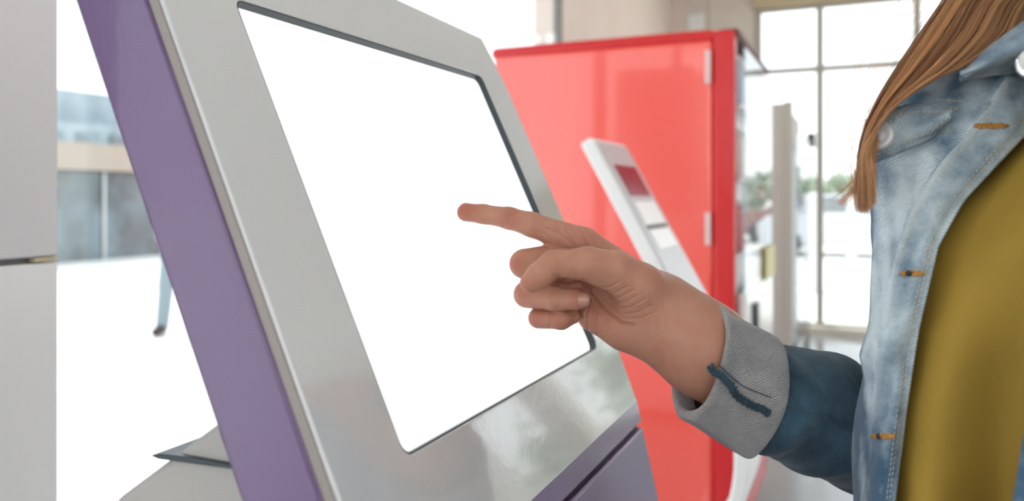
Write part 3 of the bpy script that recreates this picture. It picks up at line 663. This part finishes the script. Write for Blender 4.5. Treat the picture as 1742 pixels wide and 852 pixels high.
SHL = T3(.165, -.02, 1.325); EL2 = T3(.19, -.04, 1.06)
bd = smin(bd, Fb.cone(SHL, EL2, .042, .034), .02); WR2 = T3(.19, .06, .87)
bd = smin(bd, Fb.cone(EL2, WR2, .034, .024), .015)
bd = smin(bd, Fb.cone(WR2, T3(.19, .10, .80), .024, .022), .01)
for j in range(4): bd = smin(bd, Fb.cone(T3(.175+.012*j, .105-.01*abs(j-1.5), .80), T3(.175+.012*j, .11, .735+.006*abs(j-1.5)), .0085, .0075), .004)
bd = smin(bd, Fb.cone(T3(.175, .09, .83), T3(.155, .13, .79), .011, .009), .006)
hd = Fb.ell(HC+HU*.03-FD*.015, (.078, .092, .09), [HS, FD, HU]); hd = smin(hd, Fb.ell(HC-HU*.035+FD*.02, (.058, .065, .075), [HS, FD, HU]), .03)
hd = smin(hd, Fb.cone(HC-HU*.085+FD*.06, HC-HU*.08+FD*.045, .02, .03), .02)
hd = smin(hd, Fb.cone(HC+HU*.012+FD*.082, HC-HU*.028+FD*.098, .006, .012), .012)
hd = smin(hd, Fb.cone(HC-HU*.055+FD*.083+HS*.012, HC-HU*.055+FD*.083-HS*.012, .009, .009), .008)
for s in (-1, 1): hd = smin(hd, Fb.ell(HC+HS*s*.078-FD*.015-HU*.005, (.012, .022, .034), [HS, FD, HU]), .006)
bd = smin(bd, hd, .02)
V2, F2 = nets(bd, Fb.lo, Fb.h); V2 = smooth(V2, F2, 2)
person = empty('person', (TC[0], TC[1], 0), 'person in a denim jacket over a mustard shirt, pointing at the screen', 'person')
me = bpy.data.meshes.new('body'); Va = np.concatenate([V1, V2]); Fa = np.concatenate([F1, F2+len(V1)])
me.from_pydata(Va.tolist(), [], Fa.tolist()); me.update()
at = me.attributes.new('flush', 'FLOAT', 'POINT'); at.data.foreach_set('value', np.concatenate([flush, np.full(len(V2), .15)]).astype(np.float32))
link('body', me, M['skin'], person, True)
# fingernails: the ring finger's nail shows, thumb nail turned edge-on, index nail on the far upper side
def nail(c, along, up, w_, l_, name='fingernail'):
    al = Vector(along).normalized(); n_ = (Vector(up)-al*Vector(up).dot(al)).normalized(); s = al.cross(n_); rows = []
    for i in range(7):
        a = (i/6-.5); row = []
        for j in range(9):
            b_ = (j/8-.5)*2; hw = w_*.5*(1-(.45*max(0, a*2)**3+.5*max(0, -a*2)**4))
            row.append(Vector(c)+al*(a*l_)+s*(b_*hw)+n_*(-.28*w_*b_*b_+.0002-.0006*(a*2)**2))
        rows.append(row)
    grid(name, rows, M['nail'], person, thick=.0004)
rc, rr = rin_c[2]; ra = rin_c[2][0]-rin_c[1][0]
nail(Vector(rc)+Vector(ra).normalized()*.0022+Vector((0, -1, .10)).normalized()*(rr-.0003), ra, (0, -1, .10), .0112, .0128)
tc_, tr = thm_d[2]; ta = thm_d[2][0]-thm_d[1][0]
nail(Vector(tc_)+Vector((.35, -.75, .75)).normalized()*(tr+.0003)-Vector(ta).normalized()*-.001, ta, (.35, -.75, .75), .0095, .010)
ic, ir = idx_[0]; ia = idx_[0][0]-idx_[1][0]
nail(Vector(ic)+Vector((.0, .75, .8)).normalized()*(ir-.0007)-Vector(ia).normalized()*.0015, ia, (0, .9, .6), .0095, .011)

# ---------------- garments
def lerp(a, b, t): return a+(b-a)*t
nrng = np.random.RandomState(3)
def fold(p, sc, am, seed=0):   # smooth cloth undulation
    x, y, z = p; s = 0
    for k, (a, b_, c, ph) in enumerate(((1, .3, .7, .1), (.4, 1.1, -.6, 1.7), (-.8, .5, 1.2, 3.1), (1.5, -1.1, .6, 4.2))): s += math.sin(sc*(a*x+b_*y+c*z)+ph+seed*1.3)/(1+.5*k)
    return s*am
def sleeve_rows(cs, rs, nseg, k, squash=None, am=.002, sc=60, up=Vector((0, 0, 1))):
    C = cat(cs, nseg); Rr = np.interp(np.linspace(0, 1, nseg), np.linspace(0, 1, len(rs)), rs); rows = []
    for i in range(nseg):
        t = Vector(C[min(i+1, nseg-1)]-C[max(i-1, 0)]).normalized(); s = t.cross(Vector((0, 1, 0))).normalized(); b_ = s.cross(t)
        row = []
        for j in range(k):
            th = 2*math.pi*j/k; d = s*math.cos(th)+b_*math.sin(th); p = Vector(C[i])+d*Rr[i]; p = p+d*fold(p, sc, am)+d*(am*1.1*max(0, math.sin(i/nseg*34+3*math.sin(th)+1))**3)
            row.append(p)
        rows.append(row)
    return rows
# right sleeve, from the cuff to the shoulder
cs = [P(1283, 662, .556), P(1345, 680, .557), P(1405, 711, .560), P(1468, 742, .570), P(1550, 768, .605), Vector(ELB)+Vector((.028, .02, .03)), Vector((.362, .64, 1.16)), Vector((.360, .65, 1.25)), Vector(SHR)+Vector((.012, 0, .0))]
rs = [.0345, .0382,   .0385, .0392, .0405, .043, .047, .052, .052]

YS = [1180, 1000, 852, 700, 645, 605, 560, 420, 340, 270, 225, 200, 130, 60, 0, -60]
RP = [1490, 1502, 1520, 1538, 1547, 1553, 1560, 1592, 1636, 1700, 1742, 1756, 1795, 1830, 1852, 1872]
LP_ = [1447, 1452, 1462, 1471, 1474, 1463, 1474, 1487, 1487, 1480, 1492, 1503, 1552, 1622, 1690, 1765]
KP = [1640, 1670, 1702, 1736, 1748, 1756, 1768, 1800, 1815, 1828, 1835, 1840, 1855, 1868, 1880, 1895]
SHK = [1.02, 1.0, 1, 1, 1, 1, 1, 1, 1, 1, 1, .97, .86, .70, .55, .44]
ya = YS[::-1]
def fy(y, arr): return interp(y, ya, arr[::-1])
def dR(y): return .452+.004*math.sin(y/90)
def S(y, t, off=0):   # right front of the jacket: t = 0 placket edge, 1 silhouette
    x = lerp(fy(y, RP), fy(y, LP_), t); d = lerp(dR(y), .492, t)-.012*math.sin(math.pi*min(max(t, 0), 1))-off
    if y < 200: d += (200-y)/260*.03*t
    p = P(x, y, 1.0); q = R(x, y); return Vector((0, 0, CZ))+q*(d+fold((x/300, y/300, t), 9, .0016)+fold((x/100, y/100, 2*t), 6, .0007))
def T3v(l, f_, z): return Vector(T3(l, f_, z))
rows, srow = [], []
for y in np.arange(1180, -61, -14):
    y = float(y); g = fy(y, SHK); z = CZ+(334-y)/F*.47; c0_ = Vector(T3(0, -.03, z))
    fr = [S(y, t) for t in (0, .25, .5, .75, 1.0)]
    L = fy(y, LP_)
    def N(px, d): q = P(px, 334, d); return Vector((q.x, q.y, z))
    if y > 200: sd = [N(L+10, .53), N(L+48, .58), N(L+110, .625)]
    else: sd = [N(L+18, .54), Vector(lerp(N(L+60, .58), c0_+Vector(T3(-.1, 0, z))-Vector(T3(0, 0, z)), 1-g))]
    bk = [c0_+(T3v(l, f_, z)-c0_)*g for l, f_ in ((-.15, -.10), (-.07, -.135), (.05, -.135), (.14, -.10), (.18, -.02), (.16, .07), (.10, .13))]
    kp = P(fy(y, KP), y, .378); kp = Vector((kp.x, kp.y, z))
    ctl = fr+sd+bk+[kp+Vector((.02, -.012, 0)), kp]
    if y <= 200 and len(ctl) < 17: ctl.insert(6, (ctl[5]+ctl[6])/2)
    row = [Vector(q) for q in cat([tuple(q) for q in ctl], 110)]
    for j in range(22, 110): row[j] = row[j]+(row[j]-c0_).normalized()*fold(row[j], 38, .003)
    rows.append(row)
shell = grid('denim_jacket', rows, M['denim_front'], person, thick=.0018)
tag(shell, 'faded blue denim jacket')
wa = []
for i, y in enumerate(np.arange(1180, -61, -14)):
    for j in range(110): wa.append((.06-.16*min(1, max(0, (y-540)/260))+.05*math.sin(y/23+j) - (.12 if 125 < y < 205 else 0) + (.10 if j in (0, 1, 9, 10) else 0)) if j < 26 else -.16)  # worn edges lighter; front darkened downward in colour to stand in for shade
at = shell.data.attributes.new('wear_shade', 'FLOAT', 'POINT'); at.data.foreach_set('value', np.array(wa, np.float32))
jk = shell
# shirt
rows = []
for y in np.arange(1230, -31, -18):
    y = float(y); g = fy(y, SHK)*.97; z = CZ+(334-y)/F*.46; c0_ = Vector(T3(0, -.03, z))
    def Ns(px, d): q = P(px, y, d); return Vector((q.x, q.y, z))
    r0 = fy(y, RP)
    wr = .004*math.sin((y-300)/60.0)-.010*max(0, (y-560)/300)
    ctl = [Ns(r0-34, .487), Ns(r0-4, .469), Ns(r0+60, .446+wr), Ns(max(r0+110, 1700), .432+.012*max(0, (y-560)/300)), Ns(max(r0+150, 1750), .422-wr*.6), Ns(max(r0+190, 1800), .408), Ns(max(r0+240, 1880), .395)]
    ctl += [c0_+(T3v(l, f_, z)-c0_)*g for l, f_ in ((.12, .10), (.165, .02), (.13, -.08), (.05, -.115), (-.06, -.115), (-.13, -.08), (-.145, -.02))]
    rows.append([Vector(q) for q in cat([tuple(q) for q in ctl], 96, True)])
sh_ = grid('shirt', rows, M['shirt'], person, closed=True, thick=.001); tag(sh_, 'mustard yellow shirt')
# right sleeve and left sleeve
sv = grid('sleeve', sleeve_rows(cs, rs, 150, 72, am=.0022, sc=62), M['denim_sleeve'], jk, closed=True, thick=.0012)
tag(sv, 'dark denim sleeve')
cl2 = [Vector(T3(.165, -.02, 1.345)), Vector(T3(.172, -.03, 1.26)), Vector(T3(.188, -.04, 1.07)), Vector(T3(.188, 0, .98)), Vector(T3(.188, .05, .895))]
grid('sleeve', sleeve_rows(cl2, [.054, .052, .046, .040, .036], 60, 40, am=.002, sc=45), M['denim_sleeve'], jk, closed=True, thick=.0012)
def ring(c, a, b_, ra, rb, k=96, wob=0, ph=0): return [Vector(c)+a*(ra*math.cos(2*math.pi*j/k))+b_*(rb*math.sin(2*math.pi*j/k)+0)+(a*math.cos(2*math.pi*j/k)+b_*math.sin(2*math.pi*j/k))*(wob*math.sin(5*2*math.pi*j/k+ph)) for j in range(k)]
A0, A1 = P(1187, 609, .556), P(1292, 674, .557)
sa = Vector((-.305, 0, -.952)).normalized(); sb = Vector((-.13, 1, .03)).normalized()
sa1 = Vector((-.30, 0, -.954)).normalized(); sb1 = Vector((-.10, 1, .02)).normalized()
prf = [(.30, -.006), (.10, -.0045), (.02, -.0030), (-.005, -.0010), (-.008, .0008), (.01, .0022), (.05, .0028), (.14, .0018), (.30, .0016), (.5, .0026), (.7, .0034), (.86, .0042), (.95, .0042), (.985, .0030), (1.0, .0008), (.98, -.002), (.9, -.003)]
rows = []
for t, dr in prf:
    c = A0.lerp(A1, t); a = sa.lerp(sa1, t).normalized(); b_ = sb.lerp(sb1, t).normalized(); rr_ = lerp(.0404, .0392, t)+dr
    rows.append(ring(c, a, b_, rr_, rr_*.98, 96, .0007, t*4))
for r_ in rows[5:15]:
    for j in range(96):
        th = 2*math.pi*j/96; r_[j] = r_[j]+Vector((0, 0, -.0022))*max(0, math.cos(th))**3*(1+math.sin(j*.5+1))*.5
cuff = grid('cuff', rows, M['denim_cuff'], jk, closed=True, thick=.001, subsurf=1); tag(cuff, 'rolled grey reverse side of the denim cuff')
def oncuff(px, py, off=.0):   # near side of the cuff under an image point
    d0 = .5565; best = None
    for k in range(200):
        d = .50+.06*k/200; p = P(px, py, d); t = max(0, min(1, (p-A0).dot((A1-A0).normalized())/(A1-A0).length)); c = A0.lerp(A1, t)
        a = sa.lerp(sa1, t).normalized(); b_ = sb.lerp(sb1, t).normalized(); v_ = p-c; ax3 = a.cross(b_).normalized(); v_ = v_-ax3*v_.dot(ax3)
        if v_.length <= lerp(.0404, .0392, t)+.0030+off: return p
    return P(px, py, .53)
bp_pts = [oncuff(x, y) for x, y in ((1207, 622), (1217, 634), (1228, 640), (1240, 652), (1250, 668), (1264, 682), (1282, 690), (1300, 698), (1309, 702))]
bpts = [Vector(q) for q in cat([tuple(q) for q in bp_pts], 60)]
br = MB()
for ph in (0, 2.1, 4.2):
    pts = []
    for i, p in enumerate(bpts):
        tg = (bpts[min(i+1, 59)]-bpts[max(i-1, 0)]).normalized(); s_ = tg.cross(Vector((0, -1, 0))).normalized(); pts.append(p+s_*(.0018+.0008*math.sin(i*1.9))*math.sin(i*.8+ph)+Vector((0, -1, 0))*.0007*math.cos(i*.8+ph))
    br.tube(pts, .00115, 6)
br.build('seam_braid', M['denim_sleeve'], cuff, True)
st2 = MB()
hl = [Vector(q) for q in cat([tuple(oncuff(x, y)) for x, y in ((1222, 620), (1240, 636), (1262, 655), (1285, 666), (1312, 676))], 40)]
st2.tube(hl, .00045, 5); st2.build('seam_ridge', M['denim_sleeve'], cuff, True)
# raised seam along the forearm of the sleeve
def onsleeve(px, py):
    C = [np.array(q) for q in cat(cs[:5], 80)]
    for k in range(240):
        d = .49+.08*k/240; p = np.array(P(px, py, d))
        if min(np.linalg.norm(p-c) for c in C) <= .0402: return Vector(p)
    return P(px, py, .525)
sp_ = [onsleeve(x, y) for x, y in ((1312, 680), (1345, 690), (1375, 700), (1400, 710), (1430, 723), (1460, 730), (1475, 736))]
MB().tube([Vector(q) for q in cat([tuple(q) for q in sp_], 50)], .0009, 6).build('seam', M['denim_sleeve'], sv, True)
# placket band with its dark folded edge, stitching, buttonholes
rows = []
def tb(y): return interp(y, [0, 225, 420, 852, 1180], [.30, .36, .60, .93, .95])
for y in np.arange(1175, 120, -12):
    y = float(y); row = [S(y, -.012, .0005), S(y, -.02, .0022)]+[S(y, tb(y)*k/10, .0030) for k in range(11)]+[S(y, tb(y)+.01, .0005)]
    rows.append(row)
pk = grid('placket', rows, M['denim_front'], jk, thick=.0008); tag(pk, 'faded denim button placket')
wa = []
for i, y in enumerate(np.arange(1175, 120, -12)): wa += [.02, .02]+[(.16, .06, -.02, .02, .05, .03, .0, .0, .02, .08, .16)[k]+-.17*min(1, max(0, (y-560)/240)) for k in range(11)]+[-.2]  # edge wear, plus a downward darkening painted in as shade
at = pk.data.attributes.new('wear_shade', 'FLOAT', 'POINT'); at.data.foreach_set('value', np.array(wa, np.float32))
stc = MB()
def stitches(path, rad=.00035, gap=.0032, ln_=.0022):
    L = 0; pts = [Vector(p) for p in path]; cum = [0]
    for a, b_ in zip(pts[:-1], pts[1:]): cum.append(cum[-1]+(b_-a).length)
    def at_(s): 
        i = min(max(int(np.searchsorted(cum, s))-1, 0), len(pts)-2); return pts[i].lerp(pts[i+1], (s-cum[i])/max(cum[i+1]-cum[i], 1e-9))
    s = 0
    while s+ln_ < cum[-1]: stc.tube([at_(s), at_(s+ln_*.5), at_(s+ln_)], [rad*.7, rad, rad*.7], 5); s += gap
yy = [float(v) for v in np.arange(1170, 130, -10)]
for frac in (.13, .22, .88): stitches([S(y, tb(y)*frac, .0037) for y in yy])
def Lseg(pts, off=.0012):   # points given as (y, t)
    c = cat([np.array(p) for p in pts], 60); return [S(float(a), float(b_), off) for a, b_ in c]
stitches(Lseg([(200, .55), (260, .52), (340, .72), (420, .80), (520, .86)])); stitches(Lseg([(200, .62), (260, .6), (340, .82), (420, .90), (520, .95)]))
stitches(Lseg([(178, .98), (170, .7), (176, .45)])); stitches(Lseg([(190, .97), (182, .7), (188, .45)]))
stc.build('stitching', M['stitch'], jk, True)
for (y, t0, t1) in ((465, .10, .50), (742, .18, .78), (214, .14, .36)):
    bh = MB(); pts = []
    for k in range(25):
        a = 2*math.pi*k/24; pts.append(S(y-2.6*math.sin(a), lerp(t0, t1, .5+.5*math.cos(a)), .0042))
    for k in range(0, 24): bh.tube([pts[k], pts[k+1]], .0006+.00025*((k*7) % 3), 6)
    bh.tube([S(y, lerp(t0, t1, -.05), .0042), S(y, lerp(t0, t1, .25), .0046), S(y+2, lerp(t0, t1, .6), .0044), S(y, lerp(t0, t1, 1.0), .0042)], .0007, 5)
    MB().ell(S(y, lerp(t0, t1, .62), .0040), (.0026, .0022, .0018), 10).build('button_shank', M['black'], pk, True) if y > 300 else None
    bh.build('buttonhole', M['orange'], pk, True)
# chest pocket flap with button, drawn up at the edge of the chest
fl_t = [(1472, 238), (1490, 212), (1512, 195), (1535, 184), (1562, 180), (1590, 183), (1618, 188)]
fl_b = [(1470, 262), (1484, 275), (1506, 268), (1532, 255), (1556, 245), (1582, 232), (1614, 200)]
rows = []
T_, B_ = cat([np.array(p, float) for p in fl_t], 40), cat([np.array(p, float) for p in fl_b], 40)
for k in range(17):
    v_ = k/16; row = []
    for i in range(40):
        xy = T_[i]*(1-v_)+B_[i]*v_; u_ = i/39; d = .468-.010*u_-.004*math.sin(math.pi*v_)+.0022*math.sin(9*v_+6*u_)*u_-.0022*(v_ > .9)
        row.append(P(xy[0], xy[1], d))
    rows.append(row)
pf = grid('pocket_flap', rows, M['denim_front'], jk, thick=.0022)
stc = MB(); stitches([P(*(T_[i]*.16+B_[i]*.84), .4605-.010*i/39) for i in range(2, 39)]); stitches([P(*(T_[i]*.85+B_[i]*.15), .4605-.010*i/39) for i in range(4, 39)]); stc.build('flap_stitching', M['stitch'], pf, True)
bn = Vector((-.55, -.8, .15)).normalized(); bc_ = P(1494, 230, .462)
bt_ = MB().lathe(bc_, [(.0086, -.003), (.0090, 0), (.0088, .0012), (.0070, .0020), (.0052, .0016), (.003, .0022), (.0005, .0024)], 28, bn); bt_.build('button', mat('silver_button', (.72, .72, .76), .45, .4), pf, True)
oh = MB(); oh.tube([P(1508, 218, .4615), P(1516, 210, .4605), P(1524, 200, .4600), P(1530, 192, .4600)], [.0010, .0014, .0014, .0009], 6); oh.build('buttonhole', M['orange'], pf, True)
# collar folded out over the chest
ct = [(1905, -70), (1840, -35), (1780, 5), (1742, 32), (1700, 62), (1664, 92), (1636, 122)]
cb = [(1930, 40), (1880, 72), (1830, 95), (1785, 108), (1742, 118), (1690, 130), (1634, 136)]
T_, B_ = cat([np.array(p, float) for p in ct], 40), cat([np.array(p, float) for p in cb], 40); rows = []
for k in range(15):
    v_ = k/14; rows.append([P(*(T_[i]*(1-v_)+B_[i]*v_), .452-.016*math.sin(math.pi*min(v_*1.1, 1))-.014*(1-i/39)+.001*math.sin(i*.6+5*v_)) for i in range(40)])
cg = grid('collar', rows, M['denim_front'], jk, thick=.003, subsurf=1)
bq = P(1758, 108, .426); MB().lathe(bq, [(.0086, -.002), (.0090, 0), (.0085, .0014), (.006, .0018), (.0005, .0014)], 24, Vector((-.5, -.85, .2)).normalized()).build('button', M['chrome'], cg, True)
# jeans and shoes
jf = Fb.ell(T3(0, -.02, .92), (.175, .115, .15), ax)
for s in (-1, 1): jf = smin(smin(jf, Fb.cone(T3(s*.078, -.02, .86), T3(s*.08, 0, .48), .088, .062), .03), Fb.cone(T3(s*.08, 0, .48), T3(s*.08, -.03, .10), .062, .052), .01)
jf = np.maximum(jf, np.maximum(.09-Fb.Z, Fb.Z-1.03)); VJ, FJ = nets(jf, Fb.lo, Fb.h); VJ = smooth(VJ, FJ, 1)
me = bpy.data.meshes.new('jeans'); me.from_pydata(VJ.tolist(), [], FJ.tolist()); link('jeans', me, M['jeans'], person, True)
for s in (-1, 1):
    sf = smin(Fb.cone(T3(s*.08, -.05, .045), T3(s*.09, .13, .036), .044, .036), Fb.cone(T3(s*.08, -.035, .06), T3(s*.08, -.03, .10), .045, .042), .02); sf = np.maximum(sf, .001-Fb.Z)
    VS, FS = nets(sf, Fb.lo, Fb.h); me = bpy.data.meshes.new('shoe'); me.from_pydata(smooth(VS, FS, 1).tolist(), [], FS.tolist()); link('shoe', me, M['whiteplastic'], person, True)
del Fb
# eyes
for s in (-1, 1):
    ec = Vector(HC+HS*s*.031+HU*.006+FD*.072); MB().ell(ec, (.0125, .0125, .0125), 20).build('eye', M['eye'], person, True)
    MB().ell(ec+Vector(FD)*.0095, (.0058, .0058, .0058), 14).build('iris', M['iris'], person, True)
MB().ell(Vector(HC-HU*.055+FD*.089), (.022, .007, .006), 16, (Vector(HS), Vector(FD), Vector(HU))).build('lips', mat('lips', (.5, .16, .14), .4), person, True)
# hair: a cap of strands over the skull and a long lock that falls forward over the shoulder
hv, hf, tone = [], [], []
def strand(pts, rad, tn, k=3):
    n = len(pts); b0 = len(hv); P_ = np.array(pts); tg = np.gradient(P_, axis=0); tg /= np.linalg.norm(tg, axis=1)[:, None]+1e-9
    a = np.cross(tg, (0.3, 1, 0.1)); a /= np.linalg.norm(a, axis=1)[:, None]+1e-9; c = np.cross(tg, a)
    for i in range(n):
        r_ = rad*(1 if i < n-4 else (n-i)/5)
        for j in range(k): th = 2*math.pi*j/k; hv.append(P_[i]+(a[i]*math.cos(th)+c[i]*math.sin(th))*r_); tone.append(tn)
    for i in range(n-1):
        for j in range(k): hf.append((b0+i*k+j, b0+i*k+(j+1) % k, b0+(i+1)*k+(j+1) % k, b0+(i+1)*k+j))
hr = np.random.RandomState(11)
gl = [(1700, -150), (1640, -60), (1606, 0), (1562, 66), (1520, 130), (1488, 185), (1468, 235), (1461, 290), (1461, 325), (1466, 362)]
gr = [(1960, -210), (1850, -90), (1752, 0), (1722, 55), (1665, 100), (1596, 130), (1536, 165), (1494, 205), (1480, 245), (1481, 345)]
GL, GR = cat([np.array(p, float) for p in gl], 26), cat([np.array(p, float) for p in gr], 26)
clumps = [(hr.uniform(0, 1), hr.normal(0, .13), hr.uniform(0, 6.28), hr.uniform(1, 5), hr.uniform(-.008, .006), hr.normal(.5, .25)) for k in range(64)]
for k in range(2100):
    cs_, dr_, ph, am, dd, tn = clumps[hr.randint(0, 64)]; w0 = hr.normal(0, .045); jt = hr.normal(0, .5, 3)
    nl = hr.randint(17, 27) if hr.rand() < .55 else 26; fan = hr.normal(0, 5); pts = []
    for i in range(nl):
        t = i/25; ss = float(np.clip(cs_+dr_*t, -.03, 1.03))+w0*(1.15-t*.8); xy = GL[i]*(1-ss)+GR[i]*ss
        x = xy[0]+am*math.sin(ph+t*6)*(.25+t)+jt[0]+fan*max(0, t-.72)*3; y = xy[1]+am*.4*math.cos(ph+t*4)+jt[1]
        d = .452-.010*math.sin(math.pi*min(1, max(0, ss)))+dd+jt[2]*.001+w0*w0*1.2+.022*(1-t)**2
        pts.append(P(x, y, d))
    strand(pts, hr.uniform(.00015, .0003), float(np.clip(tn+hr.normal(0, .14), 0, 1)))
for k in range(38):     # a wisp flicking out to the left
    a = hr.normal(0, 1); pts = [P(x+a*s*.9, y+hr.uniform(-.4, .4)+a*s*.5, .455+.001*a) for (x, y, s) in [(*q, 3.0+5*i/11) for i, q in enumerate(cat([np.array(p, float) for p in ((1492, 235), (1482, 268), (1474, 292), (1458, 313), (1438, 332), (1424, 348))], 12))]]
    strand(pts, .0002, float(np.clip(hr.normal(.7, .2), 0, 1)))
for k in range(60):     # loose flyaways
    s = hr.uniform(-.5, 1.1); ph = hr.uniform(0, 6.28); am = hr.uniform(3, 12); i0 = hr.randint(0, 8)
    strand([P(*(GL[i]*(1-s)+GR[i]*s+np.array((am*math.sin(ph+i*.25), 0))), .45+.004*math.sin(ph)) for i in range(i0, 24)], .00011, .7)
for k in range(2600):   # scalp to shoulders
    a = hr.uniform(-2.5, 2.5); e = hr.uniform(0, 1)
    dirh = -FD*math.cos(a)+HS*math.sin(a); r0 = HC+HU*.03-FD*.015; pts = []
    for i in range(16):
        t = i/15; ph = (.06+1.5*min(1, t*2.2)); lift = (.104+.008*e)
        p = r0+HU*(lift*math.cos(ph))+dirh*((.088+.010*e)*math.sin(ph))
        if t > .45: p = p+np.array((0, 0, -1))*((t-.45)*.36)+dirh*.02*math.sin((t-.45)*3)
        pts.append(p)
    strand(pts, .0007, float(np.clip(hr.normal(.4, .25), 0, 1)))
me = bpy.data.meshes.new('hair'); me.from_pydata([tuple(v) for v in hv], [], hf)
at = me.attributes.new('tone', 'FLOAT', 'POINT'); at.data.foreach_set('value', np.array(tone, np.float32))
link('hair', me, M['hair'], person, True)
own(person)

# distant pedestrian
g0 = P(308, 334, 8.2); g0.z = -.12
ph_ = empty('person', g0, 'distant walker in pale blue trousers out on the plaza, mostly hidden by the purple kiosk', 'person')
Fp = Field((g0.x-.4, g0.y-.4, -.14), (g0.x+.4, g0.y+.4, 1.62), .02)
def G(x, y, z): return np.array((g0.x+x, g0.y+y, z-.12))
d_ = Fp.ell(G(0, 0, 1.25), (.17, .11, .28)); d_ = smin(d_, Fp.ell(G(0, 0, 1.6), (.075, .095, .115)), .04); d_ = smin(d_, Fp.cone(G(0, 0, 1.38), G(0, 0, 1.55), .055, .05), .03)
for s in (-1, 1): d_ = smin(smin(d_, Fp.cone(G(s*.09, 0, .92), G(s*.11, s*.10, .5), .085, .06), .03), Fp.cone(G(s*.11, s*.10, .5), G(s*.12, s*.2+.03, .06), .055, .04), .02); d_ = smin(d_, Fp.cone(G(s*.2, 0, 1.42), G(s*.25, -s*.08, .95), .045, .035), .03)
Vp, Fp_ = nets(d_, Fp.lo, Fp.h); me = bpy.data.meshes.new('body'); me.from_pydata(smooth(Vp, Fp_, 1).tolist(), [], Fp_.tolist()); link('body', me, M['skin'], ph_, True)
def cl_(name, f_, m_): Vq, Fq = nets(f_, Fp.lo, Fp.h); me = bpy.data.meshes.new(name); me.from_pydata(smooth(Vq, Fq, 1).tolist(), [], Fq.tolist()); link(name, me, m_, ph_, True)
tr_ = Fp.ell(G(0, 0, .92), (.18, .13, .12))
for s in (-1, 1): tr_ = smin(smin(tr_, Fp.cone(G(s*.09, 0, .92), G(s*.11, s*.10, .5), .105, .08), .03), Fp.cone(G(s*.11, s*.10, .5), G(s*.12, s*.2+.03, .1), .075, .065), .02)
cl_('trousers', tr_, mat('pale_blue_cloth', (.22, .30, .33), .8))
tp = Fp.ell(G(0, 0, 1.25), (.2, .14, .3))
for s in (-1, 1): tp = smin(tp, Fp.cone(G(s*.2, 0, 1.42), G(s*.25, -s*.08, 1.0), .062, .052), .03)
cl_('shirt', tp, mat('grey_cloth', (.4, .42, .45), .8))
hh = Fp.ell(G(0, .02, 1.64), (.088, .1, .11)); cl_('hair', np.maximum(hh, (G(0, 0, 1.6)[2]-Fp.Z)), mat('dark_hair', (.04, .03, .025), .6))
for s in (-1, 1): cl_('shoe', Fp.cone(G(s*.12, s*.2+.03, .06), G(s*.12, s*.2-.12, .05), .055, .045), M['black'])
own(ph_)
